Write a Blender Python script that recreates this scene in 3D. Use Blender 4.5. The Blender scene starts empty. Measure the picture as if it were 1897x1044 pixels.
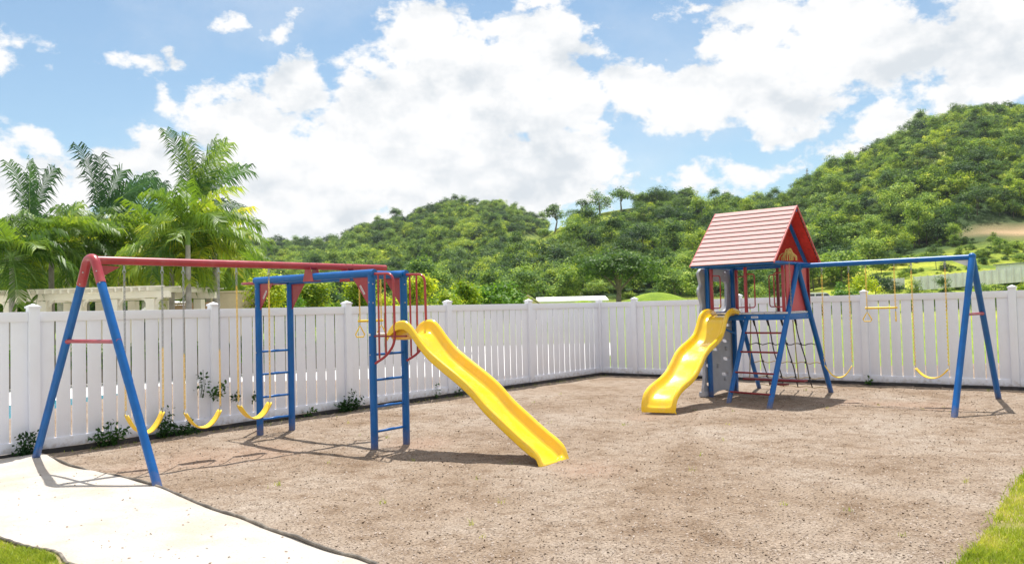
import bpy, bmesh, math, random
import numpy as np
from mathutils import Vector, Matrix, Quaternion

# ------------------------------------------------------------------ camera, sky, sun, exposure
SC = bpy.context.scene
COL = SC.collection
W0, H0, FPX = 1897.0, 1044.0, 1500.0            # photograph size and focal length in its pixels
PITCH, ROLL, EYE = 0.03373668, 0.0247153, 1.71356
_fw = np.array([0, math.cos(PITCH), math.sin(PITCH)])
_up0 = np.array([0, -math.sin(PITCH), math.cos(PITCH)])
_rt0 = np.array([1.0, 0, 0])
_rt = _rt0*math.cos(ROLL) - _up0*math.sin(ROLL)
_up = _up0*math.cos(ROLL) + _rt0*math.sin(ROLL)
cd = bpy.data.cameras.new('camera')
cam = bpy.data.objects.new('camera', cd); COL.objects.link(cam)
M4 = Matrix(((_rt[0], _up[0], -_fw[0], 0), (_rt[1], _up[1], -_fw[1], 0), (_rt[2], _up[2], -_fw[2], EYE), (0, 0, 0, 1)))
cam.matrix_world = M4
cd.sensor_width = 36; cd.lens = 36*FPX/W0; cd.clip_start = 0.1; cd.clip_end = 6000
SC.camera = cam
SC.view_settings.view_transform = 'Standard'; SC.view_settings.look = 'None'
SC.view_settings.gamma = 1; SC.view_settings.exposure = 0.65
SC.cycles.max_bounces = 7; SC.cycles.transparent_max_bounces = 8
SC.cycles.use_denoising = True
SUN_DIR = Vector((-0.03, 0.80, 2.35)).normalized()   # towards the sun, from the shadows of the swing frames
EL = math.asin(SUN_DIR.z); AZ = math.atan2(SUN_DIR.x, SUN_DIR.y)

def ray(u, v):                                   # direction of a photograph pixel
    return _fw + _rt*(u-W0/2)/FPX + _up*(H0/2-v)/FPX
def at(u, v, z=0.0):                             # where that direction meets height z
    d = ray(u, v); t = (z-EYE)/d[2]
    return np.array([d[0]*t, d[1]*t, z])
def aty(u, v, y):                                # ... and where it meets depth y
    d = ray(u, v); t = y/d[1]
    return np.array([d[0]*t, y, EYE+d[2]*t])

world = bpy.data.worlds.new('World'); SC.world = world; world.use_nodes = True
def build_world():
    nt = world.node_tree; N = nt.nodes; L = nt.links; N.clear()
    out = N.new('ShaderNodeOutputWorld'); bg = N.new('ShaderNodeBackground')
    sky = N.new('ShaderNodeTexSky'); sky.sky_type = 'NISHITA'; sky.sun_disc = False
    sky.sun_elevation = EL; sky.sun_rotation = AZ; sky.air_density = 1.0; sky.dust_density = 0.6; sky.ozone_density = 1.5
    tc = N.new('ShaderNodeTexCoord'); D = tc.outputs['Generated']
    def math_(op, a, b=None, c=None, clamp=False):
        n = N.new('ShaderNodeMath'); n.operation = op; n.use_clamp = clamp
        for i, x in enumerate((a, b, c)):
            if x is None: continue
            if isinstance(x, (int, float)): n.inputs[i].default_value = x
            else: L.new(x, n.inputs[i])
        return n.outputs[0]
    def noise(scale, detail, rough=0.55, off=(0, 0, 0)):
        mp = N.new('ShaderNodeMapping'); mp.inputs['Location'].default_value = off; L.new(D, mp.inputs[0])
        mp.inputs['Scale'].default_value = (1, 1, 1.5)
        n = N.new('ShaderNodeTexNoise'); n.inputs['Scale'].default_value = scale; n.inputs['Detail'].default_value = detail
        n.inputs['Roughness'].default_value = rough; L.new(mp.outputs[0], n.inputs['Vector']); return n
    sep = N.new('ShaderNodeSeparateXYZ'); L.new(D, sep.inputs[0])
    az = math_('ARCTAN2', sep.outputs[0], sep.outputs[1]); el = math_('ARCSINE', sep.outputs[2])
    n1 = noise(9, 3); n2 = noise(9, 3, off=(3.1, 1.7, 5.2)); n3 = noise(26, 9, 0.62)
    azd = math_('ADD', az, math_('MULTIPLY', math_('SUBTRACT', n1.outputs[0], 0.5), 0.10))
    eld = math_('ADD', el, math_('MULTIPLY', math_('SUBTRACT', n2.outputs[0], 0.5), 0.08))
    cb = N.new('ShaderNodeCombineXYZ'); L.new(azd, cb.inputs[0]); L.new(eld, cb.inputs[1])
    blobs = [(560,340,270,130),(880,330,300,130),(700,220,150,110),(790,80,100,90),(860,130,120,100),(1010,90,120,85),
             (940,190,150,110),(540,160,80,70),(440,240,110,90),(1060,180,90,80),(640,430,260,60),(660,300,180,120),(780,200,120,100),(1010,330,150,90),(350,330,90,70),
             (900,420,200,50),(1180,170,90,65),(1290,190,110,80),(1060,290,120,70),(1400,130,130,100),(1450,200,130,55),
             (1420,30,110,60),(1540,70,170,90),(1660,100,130,70),(1800,70,110,100),(1850,140,130,60),(1640,220,100,45),
             (1590,270,50,22),(1480,238,75,33),(1410,325,95,28),(1290,325,60,28),(1190,345,100,22),(60,340,140,70),(190,330,110,55),
             (20,400,160,70),(280,300,50,50),(250,120,48,22),(405,30,22,18),(500,50,34,26),(325,120,20,15),(320,195,36,32),
             (75,265,30,20),(30,75,60,14),(1300,15,70,14),(980,15,60,16),(2150,260,260,120),(-300,300,260,90),(2300,60,200,120),(-200,60,160,50)]
    F = None
    for (u, v, ru, rv) in blobs:
        d = ray(u, v); d = d/np.linalg.norm(d)
        a, e = math.atan2(d[0], d[1]), math.asin(d[2])
        s = N.new('ShaderNodeVectorMath'); s.operation = 'SUBTRACT'; L.new(cb.outputs[0], s.inputs[0]); s.inputs[1].default_value = (a, e, 0)
        m = N.new('ShaderNodeVectorMath'); m.operation = 'MULTIPLY'; L.new(s.outputs[0], m.inputs[0])
        m.inputs[1].default_value = (FPX/ru*1.03, FPX/rv*1.03, 0)
        l = N.new('ShaderNodeVectorMath'); l.operation = 'LENGTH'; L.new(m.outputs[0], l.inputs[0])
        k = math_('SUBTRACT', 1.0, l.outputs['Value'])
        k = math_('MULTIPLY', k, min(1.0, max(0.35, min(ru, rv)/70)))
        F = k if F is None else math_('SMOOTH_MAX', F, k, 0.10)
    # clouds out of view, with cover added behind the camera to brighten the fence
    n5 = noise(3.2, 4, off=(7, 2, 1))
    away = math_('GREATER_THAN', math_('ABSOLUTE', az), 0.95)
    fill_cover = math_('MULTIPLY', math_('SUBTRACT', n5.outputs[0], 0.38), 3.0)
    fill_cover = math_('ADD', fill_cover, math_('MULTIPLY', math_('SUBTRACT', away, 1.0), 5.0))
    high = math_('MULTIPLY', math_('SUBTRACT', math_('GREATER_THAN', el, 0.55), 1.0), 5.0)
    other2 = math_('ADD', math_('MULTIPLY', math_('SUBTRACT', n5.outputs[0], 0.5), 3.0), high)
    F = math_('MAXIMUM', F, math_('MAXIMUM', fill_cover, other2))
    edge = math_('MULTIPLY', math_('SUBTRACT', n3.outputs[0], 0.5), 1.7)
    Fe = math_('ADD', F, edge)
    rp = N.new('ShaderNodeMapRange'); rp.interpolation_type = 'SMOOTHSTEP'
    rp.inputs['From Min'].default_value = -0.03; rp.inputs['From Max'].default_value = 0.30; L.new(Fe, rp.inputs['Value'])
    # grey bases: inside deep cloud, low-frequency patches
    n4 = noise(7.5, 5, 0.55, off=(1.3, 4.4, 0.6))
    gr = N.new('ShaderNodeMapRange'); gr.interpolation_type = 'SMOOTHSTEP'
    gr.inputs['From Min'].default_value = 0.47; gr.inputs['From Max'].default_value = 0.66; L.new(n4.outputs[0], gr.inputs['Value'])
    dp = N.new('ShaderNodeMapRange'); dp.inputs['From Min'].default_value = 0.12; dp.inputs['From Max'].default_value = 0.5; L.new(F, dp.inputs['Value'])
    gm = math_('MULTIPLY', gr.outputs[0], dp.outputs[0])
    fine = math_('MULTIPLY', math_('SUBTRACT', n3.outputs[0], 0.5), 0.9)
    n3u = noise(26, 9, 0.62, off=(0.0, 0.0, 0.028)); n6 = noise(11, 6, 0.55); n6u = noise(11, 6, 0.55, off=(0.0, 0.0, 0.05))
    rel = math_('ADD', math_('MULTIPLY', math_('SUBTRACT', n3u.outputs[0], n3.outputs[0]), 1.6), math_('MULTIPLY', math_('SUBTRACT', n6u.outputs[0], n6.outputs[0]), 2.6))
    gm = math_('ADD', math_('ADD', math_('MULTIPLY', gm, 0.75), rel), 0.03, clamp=True)
    cc = N.new('ShaderNodeMixRGB'); L.new(gm, cc.inputs[0])
    cc.inputs[1].default_value = (6.5, 6.5, 6.5, 1); cc.inputs[2].default_value = (4.7, 5.0, 5.3, 1)
    # sky a little brighter and paler, as the photograph
    sk = N.new('ShaderNodeMixRGB'); sk.blend_type = 'MULTIPLY'; sk.inputs[0].default_value = 1
    L.new(sky.outputs[0], sk.inputs[1]); sk.inputs[2].default_value = (0.86, 0.94, 0.90, 1)
    # thin veil of high cloud between the heaps
    nv = noise(4.5, 7, 0.6, off=(2.2, 9.1, 3.3)); vr = N.new('ShaderNodeMapRange'); vr.interpolation_type = 'SMOOTHSTEP'; vr.inputs['From Min'].default_value = 0.42; vr.inputs['From Max'].default_value = 0.72; vr.inputs['To Max'].default_value = 0.22
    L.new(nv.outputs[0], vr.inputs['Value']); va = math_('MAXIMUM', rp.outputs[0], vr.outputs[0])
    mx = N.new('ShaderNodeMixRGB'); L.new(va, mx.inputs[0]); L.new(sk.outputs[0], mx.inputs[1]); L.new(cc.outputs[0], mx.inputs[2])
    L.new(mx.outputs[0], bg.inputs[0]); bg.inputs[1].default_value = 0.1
    L.new(bg.outputs[0], out.inputs[0])
    world.cycles.sampling_method = 'MANUAL'; world.cycles.sample_map_resolution = 512
build_world()
sd = bpy.data.lights.new('sun', 'SUN'); sd.energy = 4.2; sd.angle = math.radians(0.5); sd.color = (1, 0.96, 0.89)
so = bpy.data.objects.new('sun', sd); COL.objects.link(so)
so.rotation_mode = 'QUATERNION'; so.rotation_quaternion = SUN_DIR.to_track_quat('Z', 'Y'); so.location = (0, 0, 30)

# ------------------------------------------------------------------ object helpers
def tag(o, label=None, cat=None, group=None, kind=None):
    if label: o['label'] = label
    if cat: o['category'] = cat
    if group: o['group'] = group
    if kind: o['kind'] = kind
    return o
def thing(name, label, cat, loc=(0, 0, 0), group=None):
    o = bpy.data.objects.new(name, None); COL.objects.link(o); o.location = loc; o.empty_display_size = 0.2
    return tag(o, label, cat, group)
def adopt(o, parent):                            # parent without moving (parents here are only translated)
    o.parent = parent
    off = Vector((0, 0, 0)); p = parent
    while p is not None: off += p.location; p = p.parent
    o.location = o.location - off
class MB:
    """collects shapes in world coordinates; build() links them as one mesh object"""
    def __init__(s): s.v = []; s.f = []; s.m = []; s.mi = 0
    def add(s, vs, fs):
        b = len(s.v); s.v += [tuple(map(float, p)) for p in vs]
        s.f += [tuple(b+i for i in f) for f in fs]; s.m += [s.mi]*len(fs); return s
    def box(s, c, size, ax=(1, 0, 0), ay=None, az=(0, 0, 1)):
        c = np.array(c, float); ax = np.array(ax, float); ax /= np.linalg.norm(ax); az = np.array(az, float); az /= np.linalg.norm(az)
        ay = np.cross(az, ax) if ay is None else np.array(ay, float); ay /= np.linalg.norm(ay)
        h = [x/2 for x in size]; vs = []
        for i in (-1, 1):
            for j in (-1, 1):
                for k in (-1, 1): vs.append(c+ax*h[0]*i+ay*h[1]*j+az*h[2]*k)
        return s.add(vs, [(0, 1, 3, 2), (4, 6, 7, 5), (0, 4, 5, 1), (2, 3, 7, 6), (0, 2, 6, 4), (1, 5, 7, 3)])
    def bar(s, a, b, w, h, up=(0, 0, 1)):         # square bar from a to b
        a = np.array(a, float); b = np.array(b, float); d = b-a; L = np.linalg.norm(d); d = d/L
        up = np.array(up, float); side = np.cross(up, d); side /= np.linalg.norm(side); u2 = np.cross(d, side)
        return s.box((a+b)/2, (L, w, h), d, side, u2)
    def tube(s, pts, r, n=12, caps=True, closed=False):
        P = [np.array(p, float) for p in pts]; m = len(P)
        rr = r if hasattr(r, '__len__') else [r]*m
        vs = []; fs = []; prev = None
        for i, p in enumerate(P):
            if closed: t = P[(i+1) % m]-P[i-1]
            else: t = P[min(i+1, m-1)]-P[max(i-1, 0)]
            t = t/(np.linalg.norm(t)+1e-12)
            if prev is None:
                a = np.array([0, 0, 1.0]) if abs(t[2]) < 0.9 else np.array([1.0, 0, 0])
                x = np.cross(a, t)
            else: x = prev-t*(prev@t)
            x /= np.linalg.norm(x); prev = x; y = np.cross(t, x)
            for k in range(n):
                an = 2*math.pi*k/n; vs.append(p+(x*math.cos(an)+y*math.sin(an))*rr[i])
        for i in range(m if closed else m-1):
            j = (i+1) % m
            for k in range(n):
                l = (k+1) % n; fs.append((i*n+k, i*n+l, j*n+l, j*n+k))
        if caps and not closed: fs += [tuple(reversed(range(n))), tuple((m-1)*n+k for k in range(n))]
        return s.add(vs, fs)
    def ball(s, c, r, n=8, sz=1.0):
        vs = []; fs = []; m = n//2+1
        for i in range(m):
            th = math.pi*i/(m-1)
            for k in range(n):
                ph = 2*math.pi*k/n
                vs.append((c[0]+r*math.sin(th)*math.cos(ph), c[1]+r*math.sin(th)*math.sin(ph), c[2]+r*sz*math.cos(th)))
        for i in range(m-1):
            for k in range(n):
                l = (k+1) % n; fs.append((i*n+k, (i+1)*n+k, (i+1)*n+l, i*n+l))
        return s.add(vs, fs)
    def prism(s, poly, off):                      # polygon (3d points) pushed by vector off
        n = len(poly); off = np.array(off, float)
        vs = [np.array(p, float) for p in poly]; vs += [p+off for p in vs]
        return s.add(vs, [tuple(reversed(range(n))), tuple(range(n, 2*n))]+[(i, (i+1) % n, n+(i+1) % n, n+i) for i in range(n)])
    def build(s, name, mat, parent=None, smooth=True, bevel=0, fix=True):
        me = bpy.data.meshes.new(name)
        c = np.array(s.v).mean(axis=0) if s.v else np.zeros(3)
        lo = np.array(s.v).min(axis=0)[2]; c[2] = lo
        me.from_pydata([tuple(np.array(p)-c) for p in s.v], [], s.f)
        mats = mat if isinstance(mat, (list, tuple)) else [mat]
        for m in mats: me.materials.append(m)
        if len(mats) > 1: me.polygons.foreach_set('material_index', s.m)
        if fix:
            bm = bmesh.new(); bm.from_mesh(me); bmesh.ops.recalc_face_normals(bm, faces=bm.faces)
            if bevel: bmesh.ops.bevel(bm, geom=[e for e in bm.edges if e.calc_face_angle(0) > 0.6], offset=bevel, segments=2, affect='EDGES', profile=0.6)
            bm.to_mesh(me); bm.free()
        if smooth:
            me.polygons.foreach_set('use_smooth', [True]*len(me.polygons))
            try: me.set_sharp_from_angle(angle=math.radians(38))
            except Exception: pass
        o = bpy.data.objects.new(name, me); COL.objects.link(o); o.location = c
        if parent is not None: adopt(o, parent)
        return o
def mesh_np(name, V, F, mat, parent=None, smooth=False, attrs=None, link=True, mi=None):
    """fast mesh from numpy arrays; V (n,3), F (m,k)"""
    V = np.asarray(V, np.float32); F = np.asarray(F, np.int32)
    c = V.mean(axis=0); c[2] = V[:, 2].min()
    if not link: c = np.zeros(3, np.float32)
    me = bpy.data.meshes.new(name); k = F.shape[1]
    me.vertices.add(len(V)); me.vertices.foreach_set('co', (V-c).ravel())
    me.loops.add(F.size); me.loops.foreach_set('vertex_index', F.ravel())
    me.polygons.add(len(F)); me.polygons.foreach_set('loop_start', np.arange(0, F.size, k, dtype=np.int32))
    me.polygons.foreach_set('loop_total', np.full(len(F), k, np.int32))
    if smooth: me.polygons.foreach_set('use_smooth', np.ones(len(F), bool))
    for m in (mat if isinstance(mat, (list, tuple)) else [mat]): me.materials.append(m)
    if mi is not None: me.polygons.foreach_set('material_index', np.asarray(mi, np.int32))
    me.update(calc_edges=True)
    if attrs:
        for an, arr in attrs.items():
            a = me.attributes.new(an, 'FLOAT', 'POINT'); a.data.foreach_set('value', np.asarray(arr, np.float32))
    o = bpy.data.objects.new(name, me)
    if link:
        COL.objects.link(o); o.location = [float(x) for x in c]
        if parent is not None: adopt(o, parent)
    return o
def smoothpath(pts, n=8):                          # Catmull-Rom through pts
    P = [np.array(p, float) for p in pts]; out = []
    for i in range(len(P)-1):
        p0 = P[max(i-1, 0)]; p1 = P[i]; p2 = P[i+1]; p3 = P[min(i+2, len(P)-1)]
        for k in range(n):
            t = k/n
            out.append(0.5*((2*p1)+(p2-p0)*t+(2*p0-5*p1+4*p2-p3)*t*t+(3*p1-p0-3*p2+p3)*t**3))
    out.append(P[-1]); return out
def fillet(pts, r, n=5):                           # round the inner corners of a polyline
    P = [np.array(p, float) for p in pts]; out = [P[0]]
    for i in range(1, len(P)-1):
        a = P[i-1]-P[i]; b = P[i+1]-P[i]; la = np.linalg.norm(a); lb = np.linalg.norm(b)
        rr = min(r, la*0.49, lb*0.49); A = P[i]+a/la*rr; B = P[i]+b/lb*rr
        for k in range(n+1):
            t = k/n; out.append((1-t)**2*A+2*t*(1-t)*P[i]+t*t*B)
    out.append(P[-1]); return out
# value noise for terrain
_rs = np.random.RandomState(11); _tab = _rs.rand(256, 256)
def vnoise(x, y):
    x = np.asarray(x, float); y = np.asarray(y, float)
    xi = np.floor(x).astype(int); yi = np.floor(y).astype(int); fx = x-xi; fy = y-yi
    fx = fx*fx*(3-2*fx); fy = fy*fy*(3-2*fy)
    g = lambda i, j: _tab[(xi+i) % 256, (yi+j) % 256]
    return (g(0, 0)*(1-fx)+g(1, 0)*fx)*(1-fy)+(g(0, 1)*(1-fx)+g(1, 1)*fx)*fy
def fbm(x, y, o=4): return sum(vnoise(x*2**k+17*k, y*2**k+5*k)/2**k for k in range(o))/2-0.5

# ------------------------------------------------------------------ materials
def mat(name, col, rough=0.5, metal=0.0, spec=0.5, var=0.0, vscale=8.0, bump=0.0, bscale=60.0, dirt=None, dirt_amt=0.0, dirt_scale=3.0,
        coat=0.0, sss=0.0, transl=0.0, coords='Object', detail=5):
    m = bpy.data.materials.new(name); m.use_nodes = True; nt = m.node_tree; N = nt.nodes; L = nt.links
    b = N['Principled BSDF']; b.inputs['Roughness'].default_value = rough; b.inputs['Metallic'].default_value = metal
    b.inputs['Specular IOR Level'].default_value = spec; b.inputs['Coat Weight'].default_value = coat; b.inputs['Coat Roughness'].default_value = 0.1
    if sss: b.inputs['Subsurface Weight'].default_value = sss; b.inputs['Subsurface Scale'].default_value = 0.01
    tc = N.new('ShaderNodeTexCoord'); src = None
    def noise(sc, dt, rg=0.55):
        n = N.new('ShaderNodeTexNoise'); n.inputs['Scale'].default_value = sc; n.inputs['Detail'].default_value = dt; n.inputs['Roughness'].default_value = rg
        L.new(tc.outputs[coords], n.inputs['Vector']); return n
    c4 = tuple(col)+(1,)
    mx = N.new('ShaderNodeMixRGB'); mx.blend_type = 'MIX'
    n = noise(vscale, detail)
    rp = N.new('ShaderNodeMapRange'); rp.inputs['From Min'].default_value = 0.3; rp.inputs['From Max'].default_value = 0.7; L.new(n.outputs[0], rp.inputs['Value'])
    L.new(rp.outputs[0], mx.inputs[0])
    mx.inputs[1].default_value = tuple(max(0, x*(1-var)) for x in col)+(1,); mx.inputs[2].default_value = tuple(min(1, x*(1+var)) for x in col)+(1,)
    src = mx.outputs[0]
    if dirt is not None:
        n2 = noise(dirt_scale, 7, 0.65); r2 = N.new('ShaderNodeMapRange'); r2.inputs['From Min'].default_value = 0.48; r2.inputs['From Max'].default_value = 0.75
        r2.inputs['To Max'].default_value = dirt_amt; L.new(n2.outputs[0], r2.inputs['Value'])
        m2 = N.new('ShaderNodeMixRGB'); L.new(r2.outputs[0], m2.inputs[0]); L.new(src, m2.inputs[1]); m2.inputs[2].default_value = tuple(dirt)+(1,)
        src = m2.outputs[0]
        r3 = N.new('ShaderNodeMapRange'); r3.inputs['To Min'].default_value = rough; r3.inputs['To Max'].default_value = min(1, rough+0.35)
        L.new(r2.outputs[0], r3.inputs['Value']); L.new(r3.outputs[0], b.inputs['Roughness'])
    L.new(src, b.inputs['Base Color'])
    if bump:
        n3 = noise(bscale, 6); bp = N.new('ShaderNodeBump'); bp.inputs['Strength'].default_value = bump; bp.inputs['Distance'].default_value = 0.02
        L.new(n3.outputs[0], bp.inputs['Height']); L.new(bp.outputs[0], b.inputs['Normal'])
    if transl:
        tr = N.new('ShaderNodeBsdfTranslucent'); L.new(src, tr.inputs[0]); ms = N.new('ShaderNodeMixShader'); ms.inputs[0].default_value = transl
        L.new(b.outputs[0], ms.inputs[1]); L.new(tr.outputs[0], ms.inputs[2]); L.new(ms.outputs[0], N['Material Output'].inputs[0])
    return m
def leaf_mat(name, stops, transl=0.4, rough=0.45, nscale=0.35, fine=6.0, tcol=1.5, spec=0.15):
    """foliage: colour varies from plant to plant, from clump to clump and from leaf to leaf"""
    m = bpy.data.materials.new(name); m.use_nodes = True; nt = m.node_tree; N = nt.nodes; L = nt.links
    b = N['Principled BSDF']; b.inputs['Roughness'].default_value = rough; b.inputs['Specular IOR Level'].default_value = spec
    oi = N.new('ShaderNodeObjectInfo'); tc = N.new('ShaderNodeTexCoord')
    n1 = N.new('ShaderNodeTexNoise'); n1.inputs['Scale'].default_value = nscale; n1.inputs['Detail'].default_value = 2; L.new(tc.outputs['Object'], n1.inputs['Vector'])
    at_ = N.new('ShaderNodeAttribute'); at_.attribute_name = 'tone'
    def mth(op, a, b_, clamp=False):
        n = N.new('ShaderNodeMath'); n.operation = op; n.use_clamp = clamp
        for i, x in enumerate((a, b_)):
            if isinstance(x, (int, float)): n.inputs[i].default_value = x
            else: L.new(x, n.inputs[i])
        return n.outputs[0]
    f = mth('ADD', mth('MULTIPLY', oi.outputs['Random'], 0.62), mth('MULTIPLY', mth('SUBTRACT', n1.outputs[0], 0.5), 0.9))
    f = mth('ADD', f, mth('MULTIPLY', at_.outputs['Fac'], 0.5), True)
    cr = N.new('ShaderNodeValToRGB'); L.new(f, cr.inputs[0]); e = cr.color_ramp.elements
    for i, (p, c) in enumerate(stops):
        if i < 2: el = e[i]; el.position = p
        else: el = e.new(p)
        el.color = tuple(c)+(1,)
    L.new(cr.outputs[0], b.inputs['Base Color'])
    tr = N.new('ShaderNodeBsdfTranslucent')
    g = N.new('ShaderNodeMixRGB'); g.blend_type = 'MULTIPLY'; g.inputs[0].default_value = 1; L.new(cr.outputs[0], g.inputs[1]); g.inputs[2].default_value = (tcol*1.1, tcol*1.05, tcol*0.5, 1)
    L.new(g.outputs[0], tr.inputs[0]); ms = N.new('ShaderNodeMixShader'); ms.inputs[0].default_value = transl
    L.new(b.outputs[0], ms.inputs[1]); L.new(tr.outputs[0], ms.inputs[2]); L.new(ms.outputs[0], N['Material Output'].inputs[0])
    return m
M = {}
M['blue'] = mat('blue powder coat', (0.0, 0.105, 0.38), 0.33, spec=0.4, var=0.14, vscale=5, dirt=(0.03, 0.16, 0.34), dirt_amt=0.25, dirt_scale=7, coat=0.0)
M['red'] = mat('red powder coat', (0.36, 0.03, 0.045), 0.32, var=0.12, vscale=5, dirt=(0.45, 0.16, 0.15), dirt_amt=0.35, dirt_scale=6, coat=0.15)
M['darkred'] = mat('dark red paint', (0.22, 0.015, 0.025), 0.4, var=0.15, vscale=6, dirt=(0.3, 0.1, 0.08), dirt_amt=0.3)
M['yellow'] = mat('yellow moulded plastic', (0.88, 0.56, 0.014), 0.24, coat=0.3, var=0.04, vscale=3, dirt=(0.66, 0.46, 0.16), dirt_amt=0.35, dirt_scale=4, sss=0.08, bump=0.03, bscale=25)
M['yellow_strap'] = mat('yellow swing rubber', (0.86, 0.57, 0.03), 0.42, var=0.08, vscale=12, dirt=(0.5, 0.33, 0.1), dirt_amt=0.35, dirt_scale=14)
M['yellow_chain'] = mat('yellow chain coating', (0.86, 0.58, 0.13), 0.4, var=0.15, vscale=20)
M['steel'] = mat('galvanised steel', (0.42, 0.43, 0.45), 0.4, metal=0.85, var=0.15, vscale=20)
M['whitemetal'] = mat('pale painted metal', (0.7, 0.7, 0.72), 0.4, var=0.08)
M['blackplastic'] = mat('black plastic', (0.02, 0.02, 0.024), 0.5, var=0.3, vscale=12, dirt=(0.12, 0.1, 0.09), dirt_amt=0.5)
M['vinyl'] = mat('white vinyl', (0.83, 0.84, 0.91), 0.42, var=0.03, vscale=1.2, dirt=(0.62, 0.56, 0.5), dirt_amt=0.16, dirt_scale=2.2, coords='Object')
def splash(m, h=0.22, col=(0.42, 0.34, 0.27), amt=0.75):
    nt = m.node_tree; N = nt.nodes; L = nt.links; b = N['Principled BSDF']; src = b.inputs['Base Color'].links[0].from_socket
    ge = N.new('ShaderNodeNewGeometry'); sp = N.new('ShaderNodeSeparateXYZ'); L.new(ge.outputs['Position'], sp.inputs[0])
    n = N.new('ShaderNodeTexNoise'); n.inputs['Scale'].default_value = 14; n.inputs['Detail'].default_value = 6; L.new(ge.outputs['Position'], n.inputs['Vector'])
    ma = N.new('ShaderNodeMath'); ma.operation = 'MULTIPLY_ADD'; L.new(n.outputs[0], ma.inputs[0]); ma.inputs[1].default_value = -0.45; L.new(sp.outputs[2], ma.inputs[2])
    r = N.new('ShaderNodeMapRange'); r.inputs['From Min'].default_value = h-0.30; r.inputs['From Max'].default_value = -0.26; r.inputs['To Max'].default_value = amt; L.new(ma.outputs[0], r.inputs['Value'])
    mx = N.new('ShaderNodeMixRGB'); L.new(r.outputs[0], mx.inputs[0]); L.new(src, mx.inputs[1]); mx.inputs[2].default_value = col+(1,); L.new(mx.outputs[0], b.inputs['Base Color'])
splash(M['vinyl']); splash(M['blue'], 0.26, (0.20, 0.15, 0.12), 0.6)
M['greyplastic'] = mat('grey rock plastic', (0.38, 0.40, 0.46), 0.5, var=0.12, vscale=4, bump=0.25, bscale=14, dirt=(0.4, 0.38, 0.36), dirt_amt=0.3)
M['roofboard'] = mat('faded pink roof board', (0.62, 0.40, 0.39), 0.85, spec=0.12, var=0.09, vscale=9, bump=0.08, bscale=40, dirt=(0.55, 0.31, 0.30), dirt_amt=0.5, dirt_scale=9)
M['roofunder'] = mat('red roof underside', (0.80, 0.045, 0.03), 0.5, var=0.1, vscale=6, dirt=(0.3, 0.01, 0.02), dirt_amt=0.5, dirt_scale=22, transl=0.3)
M['joint'] = mat('board joint shade', (0.012, 0.005, 0.006), 1.0, spec=0.0)  # near-black colour stands for the shade in the roof board gaps
M['panelred'] = mat('red panel plastic', (0.52, 0.075, 0.085), 0.45, var=0.06, vscale=2, dirt=(0.5, 0.15, 0.14), dirt_amt=0.3)
M['deckgrey'] = mat('grey deck board', (0.55, 0.55, 0.58), 0.6, var=0.1)
M['rope_dark'] = mat('dark rope', (0.035, 0.03, 0.035), 0.9, var=0.3, vscale=60, bump=0.4, bscale=300)
M['rope_tan'] = mat('tan rope', (0.42, 0.33, 0.2), 0.9, var=0.3, vscale=60, bump=0.4, bscale=300)
M['rope_yellow'] = mat('pale yellow rope', (0.62, 0.45, 0.16), 0.8, var=0.25, vscale=40)
M['cream'] = mat('cream painted wood', (0.82, 0.75, 0.63), 0.6, var=0.06, vscale=3, dirt=(0.5, 0.42, 0.3), dirt_amt=0.25)
M['stucco'] = mat('beige stucco', (0.76, 0.64, 0.48), 0.85, var=0.08, vscale=2, bump=0.3, bscale=60, dirt=(0.4, 0.3, 0.2), dirt_amt=0.3, dirt_scale=1.2)
M['tanstucco'] = mat('tan stucco', (0.46, 0.30, 0.18), 0.85, var=0.1, vscale=2, dirt=(0.3, 0.2, 0.14), dirt_amt=0.4)
M['whitepaint'] = mat('white painted roof', (0.82, 0.81, 0.78), 0.5, var=0.04, dirt=(0.6, 0.56, 0.5), dirt_amt=0.2)
M['carpaint'] = mat('white car paint', (0.75, 0.75, 0.76), 0.2, coat=0.6)
M['glass'] = mat('dark window glass', (0.02, 0.03, 0.035), 0.05, spec=0.8)
M['metalfence'] = mat('pale corrugated metal', (0.84, 0.88, 0.93), 0.45, metal=0.0, var=0.12, vscale=0.6, dirt=(0.55, 0.5, 0.42), dirt_amt=0.4, dirt_scale=0.7)
M['bark'] = mat('grey bark', (0.20, 0.17, 0.14), 0.9, var=0.35, vscale=4, bump=0.6, bscale=12)
M['palmbark'] = mat('palm trunk', (0.34, 0.31, 0.28), 0.9, var=0.25, vscale=5, bump=0.4, bscale=10)
M['crownshaft'] = mat('green crownshaft', (0.16, 0.27, 0.06), 0.4, var=0.2)
M['water'] = mat('pool water', (0.05, 0.35, 0.5), 0.05, var=0.2)
M['concrete'] = mat('pale concrete', (0.76, 0.75, 0.73), 0.85, var=0.08, vscale=1)
M['forest'] = leaf_mat('forest leaves', [(0.0, (0.035, 0.075, 0.035)), (0.25, (0.08, 0.14, 0.05)), (0.5, (0.17, 0.235, 0.075)), (0.75, (0.29, 0.34, 0.10)), (1.0, (0.46, 0.46, 0.15))], 0.42, rough=0.65, nscale=0.25)
def _st(k, r=1.0, b=1.0): return [(0.0, (0.04*k*r, 0.085*k, 0.035*k*b)), (0.3, (0.10*k*r, 0.17*k, 0.05*k*b)), (0.6, (0.20*k*r, 0.28*k, 0.07*k*b)), (0.85, (0.32*k*r, 0.40*k, 0.09*k*b)), (1.0, (0.44*k*r, 0.47*k, 0.14*k*b))]
for nm_, k_, r_, b_ in (('forest', 1.35, 0.95, 0.8), ('forest_dark', 0.7, 0.82, 1.1), ('forest_light', 1.65, 1.08, 0.55), ('forest_pale', 1.6, 1.15, 1.6)): M[nm_] = leaf_mat(nm_+' leaves', _st(k_, r_, b_), 0.33, rough=0.6, nscale=0.25)
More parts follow.
